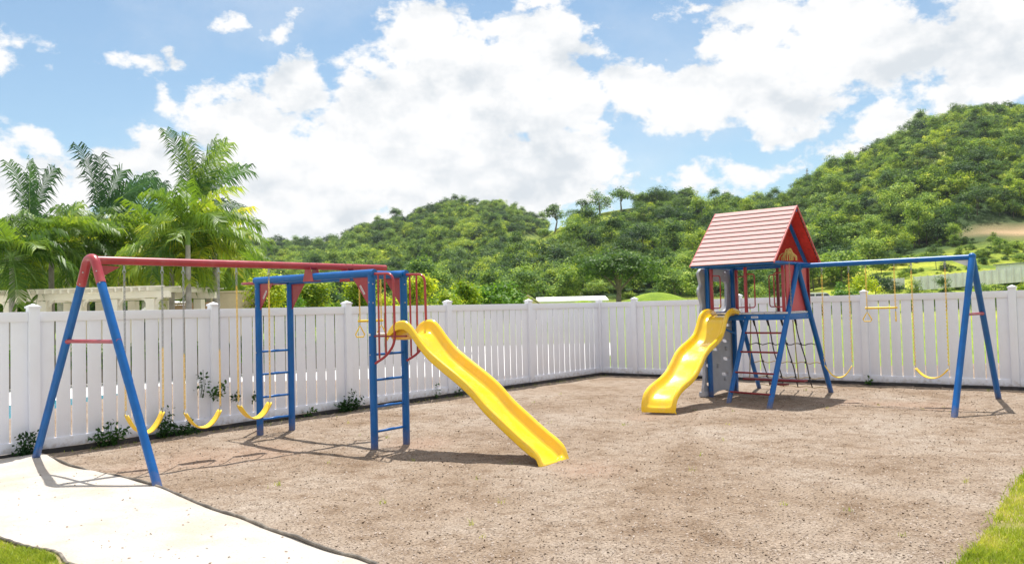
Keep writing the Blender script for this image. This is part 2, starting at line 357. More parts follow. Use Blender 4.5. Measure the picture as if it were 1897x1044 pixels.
M['bamboo'] = leaf_mat('yellow green leaves', [(0.0, (0.12, 0.22, 0.02)), (0.4, (0.34, 0.43, 0.025)), (1.0, (0.64, 0.64, 0.04))], 0.45, nscale=0.9)
M['bush'] = leaf_mat('bright green leaves', [(0.0, (0.07, 0.17, 0.02)), (0.5, (0.16, 0.30, 0.03)), (1.0, (0.32, 0.44, 0.05))], 0.4, nscale=0.9)
M['darkbush'] = leaf_mat('dark green leaves', [(0.0, (0.03, 0.08, 0.015)), (0.5, (0.08, 0.17, 0.02)), (1.0, (0.20, 0.32, 0.03))], 0.35, nscale=0.9)
M['palm'] = leaf_mat('palm leaflets', [(0.0, (0.05, 0.11, 0.02)), (0.4, (0.15, 0.25, 0.03)), (0.75, (0.31, 0.39, 0.04)), (1.0, (0.58, 0.54, 0.08))], 0.42, rough=0.4, nscale=0.8, spec=0.22)
M['royal'] = leaf_mat('royal palm leaflets', [(0.0, (0.035, 0.09, 0.04)), (0.5, (0.09, 0.19, 0.055)), (1.0, (0.28, 0.38, 0.06))], 0.35, rough=0.4, nscale=0.6, spec=0.22)
M['weed'] = leaf_mat('weed leaves', [(0.0, (0.015, 0.05, 0.012)), (0.6, (0.035, 0.10, 0.02)), (1.0, (0.09, 0.16, 0.03))], 0.3, nscale=4)
M['grassblade'] = leaf_mat('grass blades', [(0.0, (0.16, 0.24, 0.03)), (0.4, (0.32, 0.40, 0.05)), (0.62, (0.48, 0.50, 0.10)), (0.85, (0.60, 0.52, 0.26)), (1.0, (0.62, 0.5, 0.32))], 0.35, nscale=2.5)

def ground_mats():
    def base(name):
        m = bpy.data.materials.new(name); m.use_nodes = True; return m, m.node_tree.nodes, m.node_tree.links
    def nz(N, L, tc, sc, dt, rg=0.55, sq=None):
        n = N.new('ShaderNodeTexNoise'); n.inputs['Scale'].default_value = sc; n.inputs['Detail'].default_value = dt; n.inputs['Roughness'].default_value = rg
        if sq:
            mp = N.new('ShaderNodeMapping'); mp.inputs['Scale'].default_value = sq; L.new(tc.outputs['Object'], mp.inputs[0]); L.new(mp.outputs[0], n.inputs['Vector'])
        else: L.new(tc.outputs['Object'], n.inputs['Vector'])
        return n
    def ramp(N, L, src, stops):
        cr = N.new('ShaderNodeValToRGB'); L.new(src, cr.inputs[0]); e = cr.color_ramp.elements
        for i, (p, c) in enumerate(stops):
            if i < 2: el = e[i]; el.position = p
            else: el = e.new(p)
            el.color = tuple(c)+(1,)
        return cr
    # wood chip mulch and gravel
    m, N, L = base('brown mulch gravel'); tc = N.new('ShaderNodeTexCoord'); b = N['Principled BSDF']; b.inputs['Roughness'].default_value = 0.92; b.inputs['Specular IOR Level'].default_value = 0.2
    n1 = nz(N, L, tc, 0.55, 5, 0.6); n2 = nz(N, L, tc, 42, 4, 0.7); n3 = nz(N, L, tc, 5, 5, 0.65)
    r1 = ramp(N, L, n1.outputs[0], [(0.36, (0.225, 0.163, 0.113)), (0.5, (0.288, 0.224, 0.170)), (0.64, (0.328, 0.270, 0.218))])
    r2 = ramp(N, L, n2.outputs[0], [(0.30, (0.38, 0.33, 0.3)), (0.43, (0.82, 0.8, 0.78)), (0.57, (1.08, 1.08, 1.08)), (0.70, (1.55, 1.6, 1.65))])
    r3 = ramp(N, L, n3.outputs[0], [(0.33, (0.72, 0.66, 0.6)), (0.5, (1, 1, 1)), (0.7, (1.12, 1.13, 1.15))])
    a = N.new('ShaderNodeMixRGB'); a.blend_type = 'MULTIPLY'; a.inputs[0].default_value = 1; L.new(r1.outputs[0], a.inputs[1]); L.new(r2.outputs[0], a.inputs[2])
    c = N.new('ShaderNodeMixRGB'); c.blend_type = 'MULTIPLY'; c.inputs[0].default_value = 1; L.new(a.outputs[0], c.inputs[1]); L.new(r3.outputs[0], c.inputs[2])
    wa = N.new('ShaderNodeAttribute'); wa.attribute_name = 'worn'; wm = N.new('ShaderNodeMixRGB'); L.new(wa.outputs['Fac'], wm.inputs[0]); L.new(c.outputs[0], wm.inputs[1])
    wn = ramp(N, L, n3.outputs[0], [(0.3, (0.25, 0.165, 0.115)), (0.7, (0.36, 0.265, 0.205))]); L.new(wn.outputs[0], wm.inputs[2])
    L.new(wm.outputs[0], b.inputs['Base Color'])
    vo = N.new('ShaderNodeTexVoronoi'); vo.inputs['Scale'].default_value = 48; L.new(tc.outputs['Object'], vo.inputs['Vector'])
    ad = N.new('ShaderNodeMath'); ad.operation = 'ADD'; L.new(vo.outputs['Distance'], ad.inputs[0]); L.new(n2.outputs[0], ad.inputs[1])
    bp = N.new('ShaderNodeBump'); bp.inputs['Strength'].default_value = 0.75; bp.inputs['Distance'].default_value = 0.012; L.new(ad.outputs[0], bp.inputs['Height']); L.new(bp.outputs[0], b.inputs['Normal'])
    M['mulch'] = m
    # white sand
    m, N, L = base('white sand'); tc = N.new('ShaderNodeTexCoord'); b = N['Principled BSDF']; b.inputs['Roughness'].default_value = 0.95; b.inputs['Specular IOR Level'].default_value = 0.2
    n1 = nz(N, L, tc, 1.4, 5, 0.6); n2 = nz(N, L, tc, 60, 3, 0.7); n3 = nz(N, L, tc, 9, 4, 0.6)
    r1 = ramp(N, L, n1.outputs[0], [(0.35, (0.46, 0.395, 0.33)), (0.5, (0.505, 0.455, 0.405)), (0.65, (0.535, 0.495, 0.455))])
    r2 = ramp(N, L, n2.outputs[0], [(0.27, (0.55, 0.5, 0.44)), (0.40, (0.94, 0.94, 0.93)), (0.6, (1, 1, 1))])
    a = N.new('ShaderNodeMixRGB'); a.blend_type = 'MULTIPLY'; a.inputs[0].default_value = 1; L.new(r1.outputs[0], a.inputs[1]); L.new(r2.outputs[0], a.inputs[2]); L.new(a.outputs[0], b.inputs['Base Color'])
    ad = N.new('ShaderNodeMath'); ad.operation = 'MULTIPLY_ADD'; L.new(n3.outputs[0], ad.inputs[0]); ad.inputs[1].default_value = 4; L.new(n2.outputs[0], ad.inputs[2])
    bp = N.new('ShaderNodeBump'); bp.inputs['Strength'].default_value = 0.4; bp.inputs['Distance'].default_value = 0.01; L.new(ad.outputs[0], bp.inputs['Height']); L.new(bp.outputs[0], b.inputs['Normal'])
    M['sand'] = m
    # lawn and meadow
    for nm, s1, s2, s3, sc in (('lawn', (0.13, 0.21, 0.015), (0.20, 0.29, 0.02), (0.26, 0.34, 0.035), 0.25), ('grass soil', (0.20, 0.19, 0.06), (0.34, 0.29, 0.13), (0.44, 0.33, 0.2), 1.6)):
        m, N, L = base(nm); tc = N.new('ShaderNodeTexCoord'); b = N['Principled BSDF']; b.inputs['Roughness'].default_value = 0.85; b.inputs['Specular IOR Level'].default_value = 0.2
        n1 = nz(N, L, tc, sc, 6, 0.65); n2 = nz(N, L, tc, sc*28, 4, 0.7)
        r1 = ramp(N, L, n1.outputs[0], [(0.35, s1), (0.5, s2), (0.68, s3)]); r2 = ramp(N, L, n2.outputs[0], [(0.3, (0.7, 0.7, 0.7)), (0.7, (1.3, 1.3, 1.3))])
        a = N.new('ShaderNodeMixRGB'); a.blend_type = 'MULTIPLY'; a.inputs[0].default_value = 1; L.new(r1.outputs[0], a.inputs[1]); L.new(r2.outputs[0], a.inputs[2]); L.new(a.outputs[0], b.inputs['Base Color'])
        bp = N.new('ShaderNodeBump'); bp.inputs['Strength'].default_value = 0.5; bp.inputs['Distance'].default_value = 0.1; L.new(n2.outputs[0], bp.inputs['Height']); L.new(bp.outputs[0], b.inputs['Normal'])
        M[nm] = m
    # hillside: rough meadow with bare earth patches (attribute 'earth')
    m, N, L = base('hillside meadow'); tc = N.new('ShaderNodeTexCoord'); b = N['Principled BSDF']; b.inputs['Roughness'].default_value = 0.9; b.inputs['Specular IOR Level'].default_value = 0.15
    n1 = nz(N, L, tc, 0.09, 7, 0.7); n2 = nz(N, L, tc, 1.1, 5, 0.7)
    r1 = ramp(N, L, n1.outputs[0], [(0.36, (0.13, 0.20, 0.03)), (0.48, (0.28, 0.34, 0.04)), (0.6, (0.42, 0.44, 0.05)), (0.72, (0.48, 0.44, 0.12))])
    r2 = ramp(N, L, n2.outputs[0], [(0.3, (0.6, 0.62, 0.55)), (0.7, (1.3, 1.3, 1.3))])
    a = N.new('ShaderNodeMixRGB'); a.blend_type = 'MULTIPLY'; a.inputs[0].default_value = 1; L.new(r1.outputs[0], a.inputs[1]); L.new(r2.outputs[0], a.inputs[2])
    aw = N.new('ShaderNodeAttribute'); aw.attribute_name = 'wood'; w_ = N.new('ShaderNodeMixRGB'); L.new(aw.outputs['Fac'], w_.inputs[0]); L.new(a.outputs[0], w_.inputs[1]); w_.inputs[2].default_value = (0.045, 0.085, 0.025, 1)
    at_ = N.new('ShaderNodeAttribute'); at_.attribute_name = 'earth'
    e = N.new('ShaderNodeMixRGB'); L.new(at_.outputs['Fac'], e.inputs[0]); L.new(w_.outputs[0], e.inputs[1]); e.inputs[2].default_value = (0.50, 0.34, 0.20, 1)
    L.new(e.outputs[0], b.inputs['Base Color'])
    bp = N.new('ShaderNodeBump'); bp.inputs['Strength'].default_value = 0.8; bp.inputs['Distance'].default_value = 0.6; L.new(n2.outputs[0], bp.inputs['Height']); L.new(bp.outputs[0], b.inputs['Normal'])
    M['hill'] = m
ground_mats()

# ------------------------------------------------------------------ ground sheets
FA = np.array([-7.54, 8.79, 0]); FB = np.array([2.20, 20.62, 0]); FC = np.array([12.54, 12.40, 0])  # fence line: left wall A-B, right wall B-C
def grid(name, x0, x1, y0, y1, step, zf, m, kind='structure'):
    xs = np.arange(x0, x1+1e-6, step); ys = np.arange(y0, y1+1e-6, step); X, Y = np.meshgrid(xs, ys)
    V = np.stack([X, Y, zf(X, Y)], -1).reshape(-1, 3); nx = len(xs); i = np.arange(len(ys)-1)[:, None]*nx+np.arange(nx-1)[None]
    F = np.stack([i, i+1, i+1+nx, i+nx], -1).reshape(-1, 4)
    return tag(mesh_np(name, V, F, m, smooth=True), kind=kind)
WORN = [(-4.3, 9.45, 0.75), (-3.8, 9.9, 0.8), (-3.3, 10.4, 0.8), (0.75, 8.75, 0.6), (2.15, 12.8, 0.6), (5.6, 14.1, 0.7), (6.75, 13.2, 0.8), (6.2, 13.6, 0.5), (-1.3, 10.7, 0.6), (4.3, 13.7, 0.6)]
def worn(X, Y):
    w = 0*X
    for wx, wy, wr in WORN: w = np.maximum(w, np.exp(-(((X-wx)/wr)**2+((Y-wy)/wr)**2)*1.6))
    return w
def play_z(X, Y):
    return -0.035*worn(X, Y)+ 0.028*fbm(X*0.9, Y*0.9, 3)+0.030*fbm(X*3.6+3, Y*3.6, 5)
def loft(name, A, B, n, m, zf, kind='structure'):
    A = np.array(A); B = np.array(B); k = len(A); V = []
    for j in range(n+1):
        P = A*(1-j/n)+B*(j/n); P[:, 2] = zf(P[:, 0], P[:, 1]); V.append(P)
    V = np.concatenate(V); i = np.arange(n)[:, None]*k+np.arange(k-1)[None]
    F = np.stack([i, i+1, i+1+k, i+k], -1).reshape(-1, 4)
    return tag(mesh_np(name, V, F, m, smooth=True), kind=kind)
gnd = grid('ground', -9, 14, 2, 21.2, 0.055, lambda X, Y: play_z(X, Y), M['mulch'])
_c = np.zeros(len(gnd.data.vertices)*3, np.float32); gnd.data.vertices.foreach_get('co', _c); _c = _c.reshape(-1, 3)+np.array(gnd.location)
_w = np.clip(worn(_c[:, 0], _c[:, 1])*1.1+1.0*fbm(_c[:, 0]*1.7, _c[:, 1]*1.7, 4)*0.9-0.15, 0, 0.85); gnd.data.attributes.new('worn', 'FLOAT', 'POINT').data.foreach_set('value', _w.astype(np.float32))
# sand patch between its edging and the lawn corner
E1 = [at(-60, 838), at(40, 836), at(85, 848), at(130, 866), at(185, 879), at(240, 890), at(300, 908), at(350, 930), at(400, 950), at(450, 967), at(505, 988), at(560, 1008), at(620, 1030), at(680, 1048), at(800, 1105), at(960, 1190), at(1150, 1300)]
E1s = smoothpath(E1, 6)
sandfar = [np.array([p[0]-7.5+1.2*i/len(E1s), p[1]-6.5, 0]) for i, p in enumerate(E1s)]
def sand_z(X, Y):
    f = at(62, 852); d = np.hypot(X-f[0]-0.05, Y-f[1]+0.02)
    return 0.018+0.03*(fbm(X*1.3+5, Y*1.3, 4)+0.3)+0.06*np.exp(-(d/0.28)**2)*(0.6+fbm(X*9, Y*9, 3))
E1in = [p.copy() for p in E1s]
sand = loft('sand_patch', [p for p in E1in], sandfar, 160, M['sand'], sand_z)
LG = smoothpath([at(-150, 988), at(-70, 999), at(-25, 1006), at(10, 1016), at(38, 1026), at(66, 1033), at(92, 1037), at(112, 1045), at(126, 1062), at(170, 1070), at(240, 1075), at(330, 1140)], 6)
lfar = [np.array([p[0]-3.5, p[1]-3.5, 0]) for p in LG]
loft('grass_verge', LG, lfar, 40, M['grass soil'], lambda X, Y: 0.065+0.02*fbm(X*3, Y*3, 3)+0*X)
RG = smoothpath([at(2050, 815), at(1960, 850), at(1905, 878), at(1885, 900), at(1868, 930), at(1850, 955), at(1836, 985), at(1822, 1010), at(1800, 1030), at(1780, 1050), at(1750, 1090), at(1700, 1180)], 6)
rfar = [np.array([p[0]+6, p[1]-2.5, 0]) for p in RG]
loft('grass_bank', RG, rfar, 60, M['grass soil'], lambda X, Y: 0.03+0.03*(fbm(X*3, Y*3, 3)+0.3)+0*X)
def edging(name, path, label, r=0.013, h=0.036, zf=None):
    b = MB(); P = []
    for i, p in enumerate(path):
        z = (zf(p[0], p[1]) if zf else 0); P.append((p[0], p[1], float(z)+h+0.0025*math.sin(i*1.7)))
    b.tube(P, r, 8)
    for i in range(len(P)-1):
        a = np.array(P[i]); c = np.array(P[i+1]); a2 = a.copy(); c2 = c.copy(); a2[2] -= h+0.03; c2[2] -= h+0.03
        b.add([a, c, c2, a2], [(0, 1, 2, 3)])
    o = b.build(name, M['edging'], fix=False); return tag(o, label, 'edging')
M['edging'] = mat('weathered edging plastic', (0.10, 0.085, 0.07), 0.6, var=0.3, vscale=6, dirt=(0.38, 0.33, 0.27), dirt_amt=0.8, dirt_scale=5)
edging('lawn_edging', E1s[12:], 'weathered dark plastic edging winding between the white sand and the brown mulch', zf=lambda x, y: play_z(x, y))
edging('lawn_edging', LG, 'black plastic edging curling round the small grass corner at lower left', h=0.07)
# black strip stands in for the dark shadow gap and soil under the fence
def strip(name, A, B, label):
    d = (B-A)/np.linalg.norm(B-A); n = np.array([d[1], -d[0], 0]); n = n if n[1] < 0 else -n
    b = MB(); k = 60
    for i in range(k):
        a = A+(B-A)*i/k+n*(0.075+0.006*math.sin(i*2.1)); c = A+(B-A)*(i+1)/k+n*(0.075+0.006*math.sin((i+1)*2.1))
        b.bar(a+np.array([0, 0, 0.028]), c+np.array([0, 0, 0.028+0.004*math.sin(i)]), 0.02, 0.075)
    tag(b.build(name, M['blackplastic'], fix=False), label, 'edging')
strip('fence_gap_shade', FA, FB-(FB-FA)*0.004, 'black strip standing for the shadow gap and soil under the left fence')
strip('fence_gap_shade', FB+(FC-FB)*0.004, FC, 'black strip standing for the shadow gap and soil under the right fence')

# beyond the fence
BIG = MB(); BIG.add([(-2500, -600, -0.06), (2500, -600, -0.06), (2500, 4000, -0.06), (-2500, 4000, -0.06)], [(0, 1, 2, 3)])
tag(BIG.build('lawn', M['lawn'], fix=False), kind='structure')
pt = MB(); pt.add([(-30, 9, -0.045), (-8.2, 9, -0.045), (-2, 16.4, -0.045), (2.4, 21.8, -0.045), (5, 40, -0.045), (-30, 40, -0.045)], [(0, 1, 2, 3, 4, 5)])
tag(pt.build('patio', M['concrete'], fix=False), kind='structure')
pw = MB(); pw.add([(-13.5, 12.5, -0.036), (-10.2, 11.2, -0.036), (-4.5, 18.2, -0.036), (-8.5, 20.5, -0.036)], [(0, 1, 2, 3)])
tag(pw.build('pool_water', M['water'], fix=False), kind='structure')

# ------------------------------------------------------------------ hills
def curve(pts):
    u = np.array([p[0] for p in pts], float); v = np.array([p[1] for p in pts], float)
    return lambda x: np.interp(x, u, v)
far_v = curve([(-1500, 470), (-600, 440), (0, 428), (120, 440), (300, 445), (455, 447), (520, 445), (590, 446), (640, 434), (690, 408), (735, 400), (770, 390), (820, 374), (880, 368), (935, 374), (975, 392), (1020, 412), (1100, 430), (1300, 470), (2600, 520)])
mid_v = curve([(-1500, 600), (500, 580), (760, 540), (900, 470), (960, 430), (1000, 414), (1040, 396), (1080, 380), (1120, 366), (1170, 360), (1230, 358), (1300, 362), (1380, 362), (1450, 362), (1500, 360), (1600, 370), (1900, 420), (2600, 480)])
rig_v = curve([(-1500, 640), (1150, 600), (1300, 540), (1400, 440), (1460, 375), (1500, 335), (1540, 316), (1600, 294), (1650, 264), (1700, 243), (1760, 222), (1800, 208), (1840, 202), (1900, 206), (2000, 190), (2200, 170), (2600, 160), (3400, 200)])
def ss(t): t = np.clip(t, 0, 1); return t*t*(3-2*t)
def zr(vf, U, D, can):
    # ridge height at depth D for a horizontal photograph position U
    hor = 522+50.6-ROLL*(U-948)
    return np.maximum(EYE+(hor-vf(U))/FPX*D-can, 0)
def terrain(X, Y):
    X = np.asarray(X, float); Y = np.asarray(Y, float); U = 948+1500*X/np.maximum(Y, 20)
    U = np.clip(U, -1400, 3300)
    def hill(vf, y0, D, can, p):
        z = zr(vf, U, D, can); t = (Y-y0)/(D-y0)
        return z*np.where(t < 1, np.clip(t, 0, 1)**p*(1-0.12*(1-t)*np.clip(t, 0, 1)), 1-ss((t-1)/1.2))
    a = hill(far_v, 130, 430, 4.5, 1.25); b = hill(mid_v, 105, 265, 4.5, 1.15)
    # the right-hand hill: a gentle meadow first, then steep
    z = zr(rig_v, U, 330, 2.0); t = (Y-60)/(330-60)
    prof = np.interp(t, [0, 0.09, 0.14, 0.26, 0.41, 0.6, 1.0], [0, 0.015, 0.045, 0.095, 0.21, 0.50, 1.0])
    c = z*np.where(t < 1, prof, 1-ss((t-1)/1.3))
    h = np.maximum(np.maximum(a, b), c)
    h = h+np.where(h > 1, 1, h)*(3.0*fbm(X/38, Y/38, 4)+0.5*fbm(X/7, Y/7, 3))
    return np.maximum(h, 0)-0.12
xs = np.arange(-620, 760, 5.0); ys = np.arange(60, 760, 5.0); X, Y = np.meshgrid(xs, ys); Z = terrain(X, Y)
Uh = 948+1500*X/Y
earth = np.exp(-(((X-0.66*166)/12)**2+((Y-166)/5)**2))*1.6
earth = np.clip(earth+0.9*fbm(X/9, Y/9, 3)*(earth > 0.15), 0, 1)
wood = np.where(Uh > 1440, ss((Y-150-30*fbm(X/25, Y/25, 2))/14), ss((Y-120)/10))
vh = 572-ROLL*(Uh-948)-(Z-EYE)/Y*1500
for cu_, cv_, ru_, rv_ in ((1118, 408, 58, 24), (1165, 405, 26, 26), (985, 468, 48, 34), (1040, 436, 30, 22)):
    wood = wood*(1-np.exp(-((((Uh-cu_)/ru_)**2+((vh-cv_)/rv_)**2))**2)*(Y > 140))
V = np.stack([X, Y, Z], -1).reshape(-1, 3); nx = len(xs); i = np.arange(len(ys)-1)[:, None]*nx+np.arange(nx-1)[None]
tag(mesh_np('hillside', V, np.stack([i, i+1, i+1+nx, i+nx], -1).reshape(-1, 4), M['hill'], smooth=True, attrs={'earth': earth.ravel(), 'wood': wood.ravel()}), kind='structure')
def mound(name, u, v, y, rx, ry):
    p = aty(u, v, y); n = 40; a = np.linspace(0, 2*math.pi, n, endpoint=False); V = []; k = 14
    for j in range(k+1):
        r = j/k; V.append(np.stack([p[0]+rx*r*np.cos(a), y+ry*r*np.sin(a), (p[2]+0.2)*(1-ss(r))*(1+0*a)-0.2+0.05*np.sin(3*a)*r*(1-r)], -1))
    V = np.concatenate(V); F = []
    for j in range(k):
        for q in range(n): F.append((j*n+q, (j+1)*n+q, (j+1)*n+(q+1) % n, j*n+(q+1) % n))
    return tag(mesh_np(name, V, F, M['lawn'], smooth=True), kind='structure')
mound('lawn_mound', 1215, 541, 80, 9.5, 7)
mound('lawn_mound', 1080, 556, 60, 4.5, 3)

# ------------------------------------------------------------------ foliage generators
def leaf_quads(P, Nrm, size, rng, aspect=0.55):
    """diamond leaves at P facing about Nrm"""
    n = len(P); t = rng.normal(size=(n, 3)); t -= Nrm*(t*Nrm).sum(1)[:, None]; t /= np.linalg.norm(t, axis=1)[:, None]+1e-9
    b = np.cross(Nrm, t); s = size*(0.6+0.8*rng.rand(n))[:, None]
    V = np.stack([P-t*s*0.5, P+b*s*aspect*0.5, P+t*s*0.5-Nrm*s*0.12, P-b*s*aspect*0.5], 1).reshape(-1, 3)
    return V, np.arange(4*n).reshape(n, 4)
def crown_arrays(rng, lobes, n, size, aspect=0.6, up=0.75, shell=0.55):
    """lobes: list of (cx,cy,cz,rx,ry,rz); leaves lie through the outer volume of every lobe, in small clumps"""
    lobes = np.array(lobes, float); w = lobes[:, 3]*lobes[:, 4]+lobes[:, 3]*lobes[:, 5]; w /= w.sum()
    nc = max(8, n//14); pick = rng.choice(len(lobes), nc, p=w); d = rng.normal(size=(nc, 3)); d /= np.linalg.norm(d, axis=1)[:, None]
    d[:, 2] = np.where(d[:, 2] < -0.35, -d[:, 2], d[:, 2]); r = shell+(1.08-shell)*rng.rand(nc)**0.6
    C = lobes[pick, :3]+d*lobes[pick, 3:]*r[:, None]; tone_c = rng.normal(size=nc)*0.36
    idx = rng.randint(0, nc, n); P = C[idx]+rng.normal(size=(n, 3))*size*np.array([1.0, 1.0, 0.6])
    Nn = d[idx]*0.75+rng.normal(size=(n, 3))*0.38+np.array([0, 0, up]); Nn /= np.linalg.norm(Nn, axis=1)[:, None]
    V, F = leaf_quads(P, Nn, size, rng, aspect); tone = np.repeat(tone_c[idx]+rng.normal(size=n)*0.30, 4)
    return V, F, tone
def rand_lobes(rng, h, r, k, kind):
    L = []
    for i in range(k):
        a = rng.rand()*6.28; q = math.sqrt(rng.rand())
        if kind == 'umbrella': c = (math.cos(a)*r*q*0.75, math.sin(a)*r*q*0.75, h*(0.86-0.22*q*q+0.06*rng.randn())); s = r*(0.34+0.14*rng.rand()); L.append(c+(s, s, s*0.42))
        elif kind == 'plume': q2 = 0.15+0.85*q; s = r*0.16; L.append((math.cos(a)*r*q2*0.8, math.sin(a)*r*q2*0.8, h*(0.28+0.62*rng.rand()*(1.1-0.5*q2)), s, s, s*2.6))
        elif kind == 'tall': z = 0.35+0.6*rng.rand(); c = (math.cos(a)*r*q*0.5, math.sin(a)*r*q*0.5, h*z); s = r*(0.35+0.2*rng.rand()); L.append(c+(s, s, s*1.0))
        else: z = 0.2+0.62*rng.rand()*(1-0.5*q); c = (math.cos(a)*r*q*0.68, math.sin(a)*r*q*0.68, h*z); s = r*(0.3+0.2*rng.rand()); L.append(c+(s, s, s*0.8))
    return L
# prototypes of forest trees (instanced by the forest, which nobody could count)
proto_col = bpy.data.collections.new('forest_tree_kinds')
def make_proto(seed, kind, h, r, k, n, size, mt):
    rng = np.random.RandomState(seed); V, F, tone = crown_arrays(rng, rand_lobes(rng, h, r, k, kind), n, size, aspect=0.6 if kind != 'tall' else 0.4)
    # trunk as thin dark quads
    tv = []; tf = []; n0 = len(V)
    for s in range(4):
        an = s*math.pi/4; w = 0.16; b = len(tv)
        tv += [(-w*math.cos(an), -w*math.sin(an), -1.5), (w*math.cos(an), w*math.sin(an), -1.5), (w*0.5*math.cos(an), w*0.5*math.sin(an), h*0.75), (-w*0.5*math.cos(an), -w*0.5*math.sin(an), h*0.75)]
        tf.append([n0+b, n0+b+1, n0+b+2, n0+b+3])
    Vv = np.concatenate([V, np.array(tv)]); Ff = np.concatenate([F, np.array(tf)]); mi = np.r_[np.zeros(len(F)), np.ones(4)]
    o = mesh_np('tree_kind', Vv, Ff, [M[mt], M['bark']], attrs={'tone': np.r_[tone, np.zeros(len(tv))]}, link=False, mi=mi)
    proto_col.objects.link(o)
KINDS_ = [('round', 7.5, 4.2, 18, 2600, 0.46, 'forest'), ('round', 6.5, 4.4, 20, 2600, 0.42, 'forest'), ('umbrella', 7.5, 5.4, 18, 2600, 0.38, 'forest_dark'), ('tall', 9, 3.0, 16, 2400, 0.50, 'forest'),
          ('round', 8, 3.7, 16, 2400, 0.40, 'forest_dark'), ('umbrella', 6.5, 4.8, 15, 2400, 0.34, 'forest_light'), ('tall', 7.5, 2.6, 14, 2200, 0.42, 'forest_light'), ('round', 5, 3.6, 14, 2000, 0.52, 'forest'),
          ('plume', 9, 4.0, 26, 3000, 0.40, 'forest_light'), ('plume', 7, 3.2, 20, 2600, 0.36, 'forest'), ('round', 4.5, 3.0, 12, 1900, 0.36, 'forest_pale'), ('round', 6, 3.4, 14, 2200, 0.44, 'forest_light')]
for sd_, (kd, h, r, k, n, s_, mt_) in enumerate(KINDS_): make_proto(40+sd_, kd, h, r, k, n, s_, mt_)
def forest(name, pts, scl, label):
    P = np.array(pts, np.float32); me = bpy.data.meshes.new(name); me.vertices.add(len(P)); me.vertices.foreach_set('co', P.ravel())
    a = me.attributes.new('size', 'FLOAT', 'POINT'); a.data.foreach_set('value', np.array(scl, np.float32)); me.update()
    o = bpy.data.objects.new(name, me); COL.objects.link(o); tag(o, label, 'forest', kind='stuff')
    g = bpy.data.node_groups.new(name, 'GeometryNodeTree'); g.interface.new_socket('Geometry', in_out='INPUT', socket_type='NodeSocketGeometry'); g.interface.new_socket('Geometry', in_out='OUTPUT', socket_type='NodeSocketGeometry')
    N = g.nodes; L = g.links; gi = N.new('NodeGroupInput'); go = N.new('NodeGroupOutput'); mp = N.new('GeometryNodeMeshToPoints'); ip = N.new('GeometryNodeInstanceOnPoints')
    ci = N.new('GeometryNodeCollectionInfo'); ci.inputs['Collection'].default_value = proto_col; ci.inputs['Separate Children'].default_value = True; ci.inputs['Reset Children'].default_value = True
    rz = N.new('FunctionNodeRandomValue'); rz.data_type = 'FLOAT_VECTOR'; rz.inputs[0].default_value = (-0.08, -0.08, 0); rz.inputs[1].default_value = (0.08, 0.08, 6.28)
    ri = N.new('FunctionNodeRandomValue'); ri.data_type = 'INT'; ri.inputs[4].default_value = 0; ri.inputs[5].default_value = 11
    na = N.new('GeometryNodeInputNamedAttribute'); na.data_type = 'FLOAT'; na.inputs[0].default_value = 'size'
    L.new(gi.outputs[0], mp.inputs[0]); L.new(mp.outputs[0], ip.inputs['Points']); L.new(ci.outputs[0], ip.inputs['Instance']); ip.inputs['Pick Instance'].default_value = True
    L.new(ri.outputs[2], ip.inputs['Instance Index']); L.new(rz.outputs[0], ip.inputs['Rotation']); L.new(na.outputs[0], ip.inputs['Scale']); L.new(ip.outputs[0], go.inputs[0])
    md = o.modifiers.new('forest', 'NODES'); md.node_group = g
    return o
rng = np.random.RandomState(3)
def scatter(n, y0, y1, u0, u1):
    y = np.sqrt(y0**2+(y1**2-y0**2)*rng.rand(n)); u = u0+(u1-u0)*rng.rand(n); x = (u-948)/1500*y
    return x, y, u
x, y, u = scatter(42000, 112, 470, -260, 2300)
z = terrain(x, y); clear = fbm(x/34+9, y/34, 3)
vpx = 572-ROLL*(u-948)-(z-EYE)/y*1500            # where in height the spot appears
meadow = ((clear > 0.08) & (u > 900) & (u < 1330) & (y < 285) & (y > 150)) | ((u > 1560) & (y < 165+30*fbm(x/25, y/25, 2))) | ((u > 1480) & (y < 118))
meadow |= (u > 1000) & (u < 1480) & (y < 128)
earthy = (((x-0.66*166)/24)**2+((y-166)/12)**2) < 1
for cu_, cv_, ru_, rv_ in ((1118, 408, 58, 24), (1165, 405, 26, 26), (985, 468, 48, 34), (1040, 436, 30, 22), (1300, 400, 40, 14), (1740, 330, 60, 12)):
    meadow |= (((u-cu_+14*fbm(x/8, y/8, 2))/ru_)**2+((vpx-cv_)/rv_)**2 < 1) & (y > 140)
keep = ~meadow & ~earthy & (z > -0.2)
# thin with a minimum spacing grid
cell = {}; P = []; S = []
for xx, yy, zz, k, uu in zip(x, y, z, keep, u):
    if not k: continue
    sp = 3.4; c = (int(xx//sp), int(yy//sp))
    if c in cell: continue
    cell[c] = 1; P.append((xx, yy, zz-0.3)); S.append((0.42+0.66*rng.rand()**1.8)*(1.0 if yy > 150 else 0.85))
forest('forest', P, S, 'dense green tropical forest covering the far hills')
# low scrub on meadow slopes
x, y, u = scatter(6500, 80, 285, 900, 2300); z = terrain(x, y); k = ((fbm(x/12, y/12, 3) > -0.06) & (z > 0.3) & ~((((x-0.66*166)/22)**2+((y-166)/10)**2) < 1)
      & ~((np.abs(y-112) < 7) & (u > 1500)))
P = np.stack([x, y, z-0.5], 1)[k]; S = 0.12+0.36*rng.rand(k.sum())**3
forest('scrub', P, S, 'low yellow green scrub dotted over the grassy slopes below the forest')

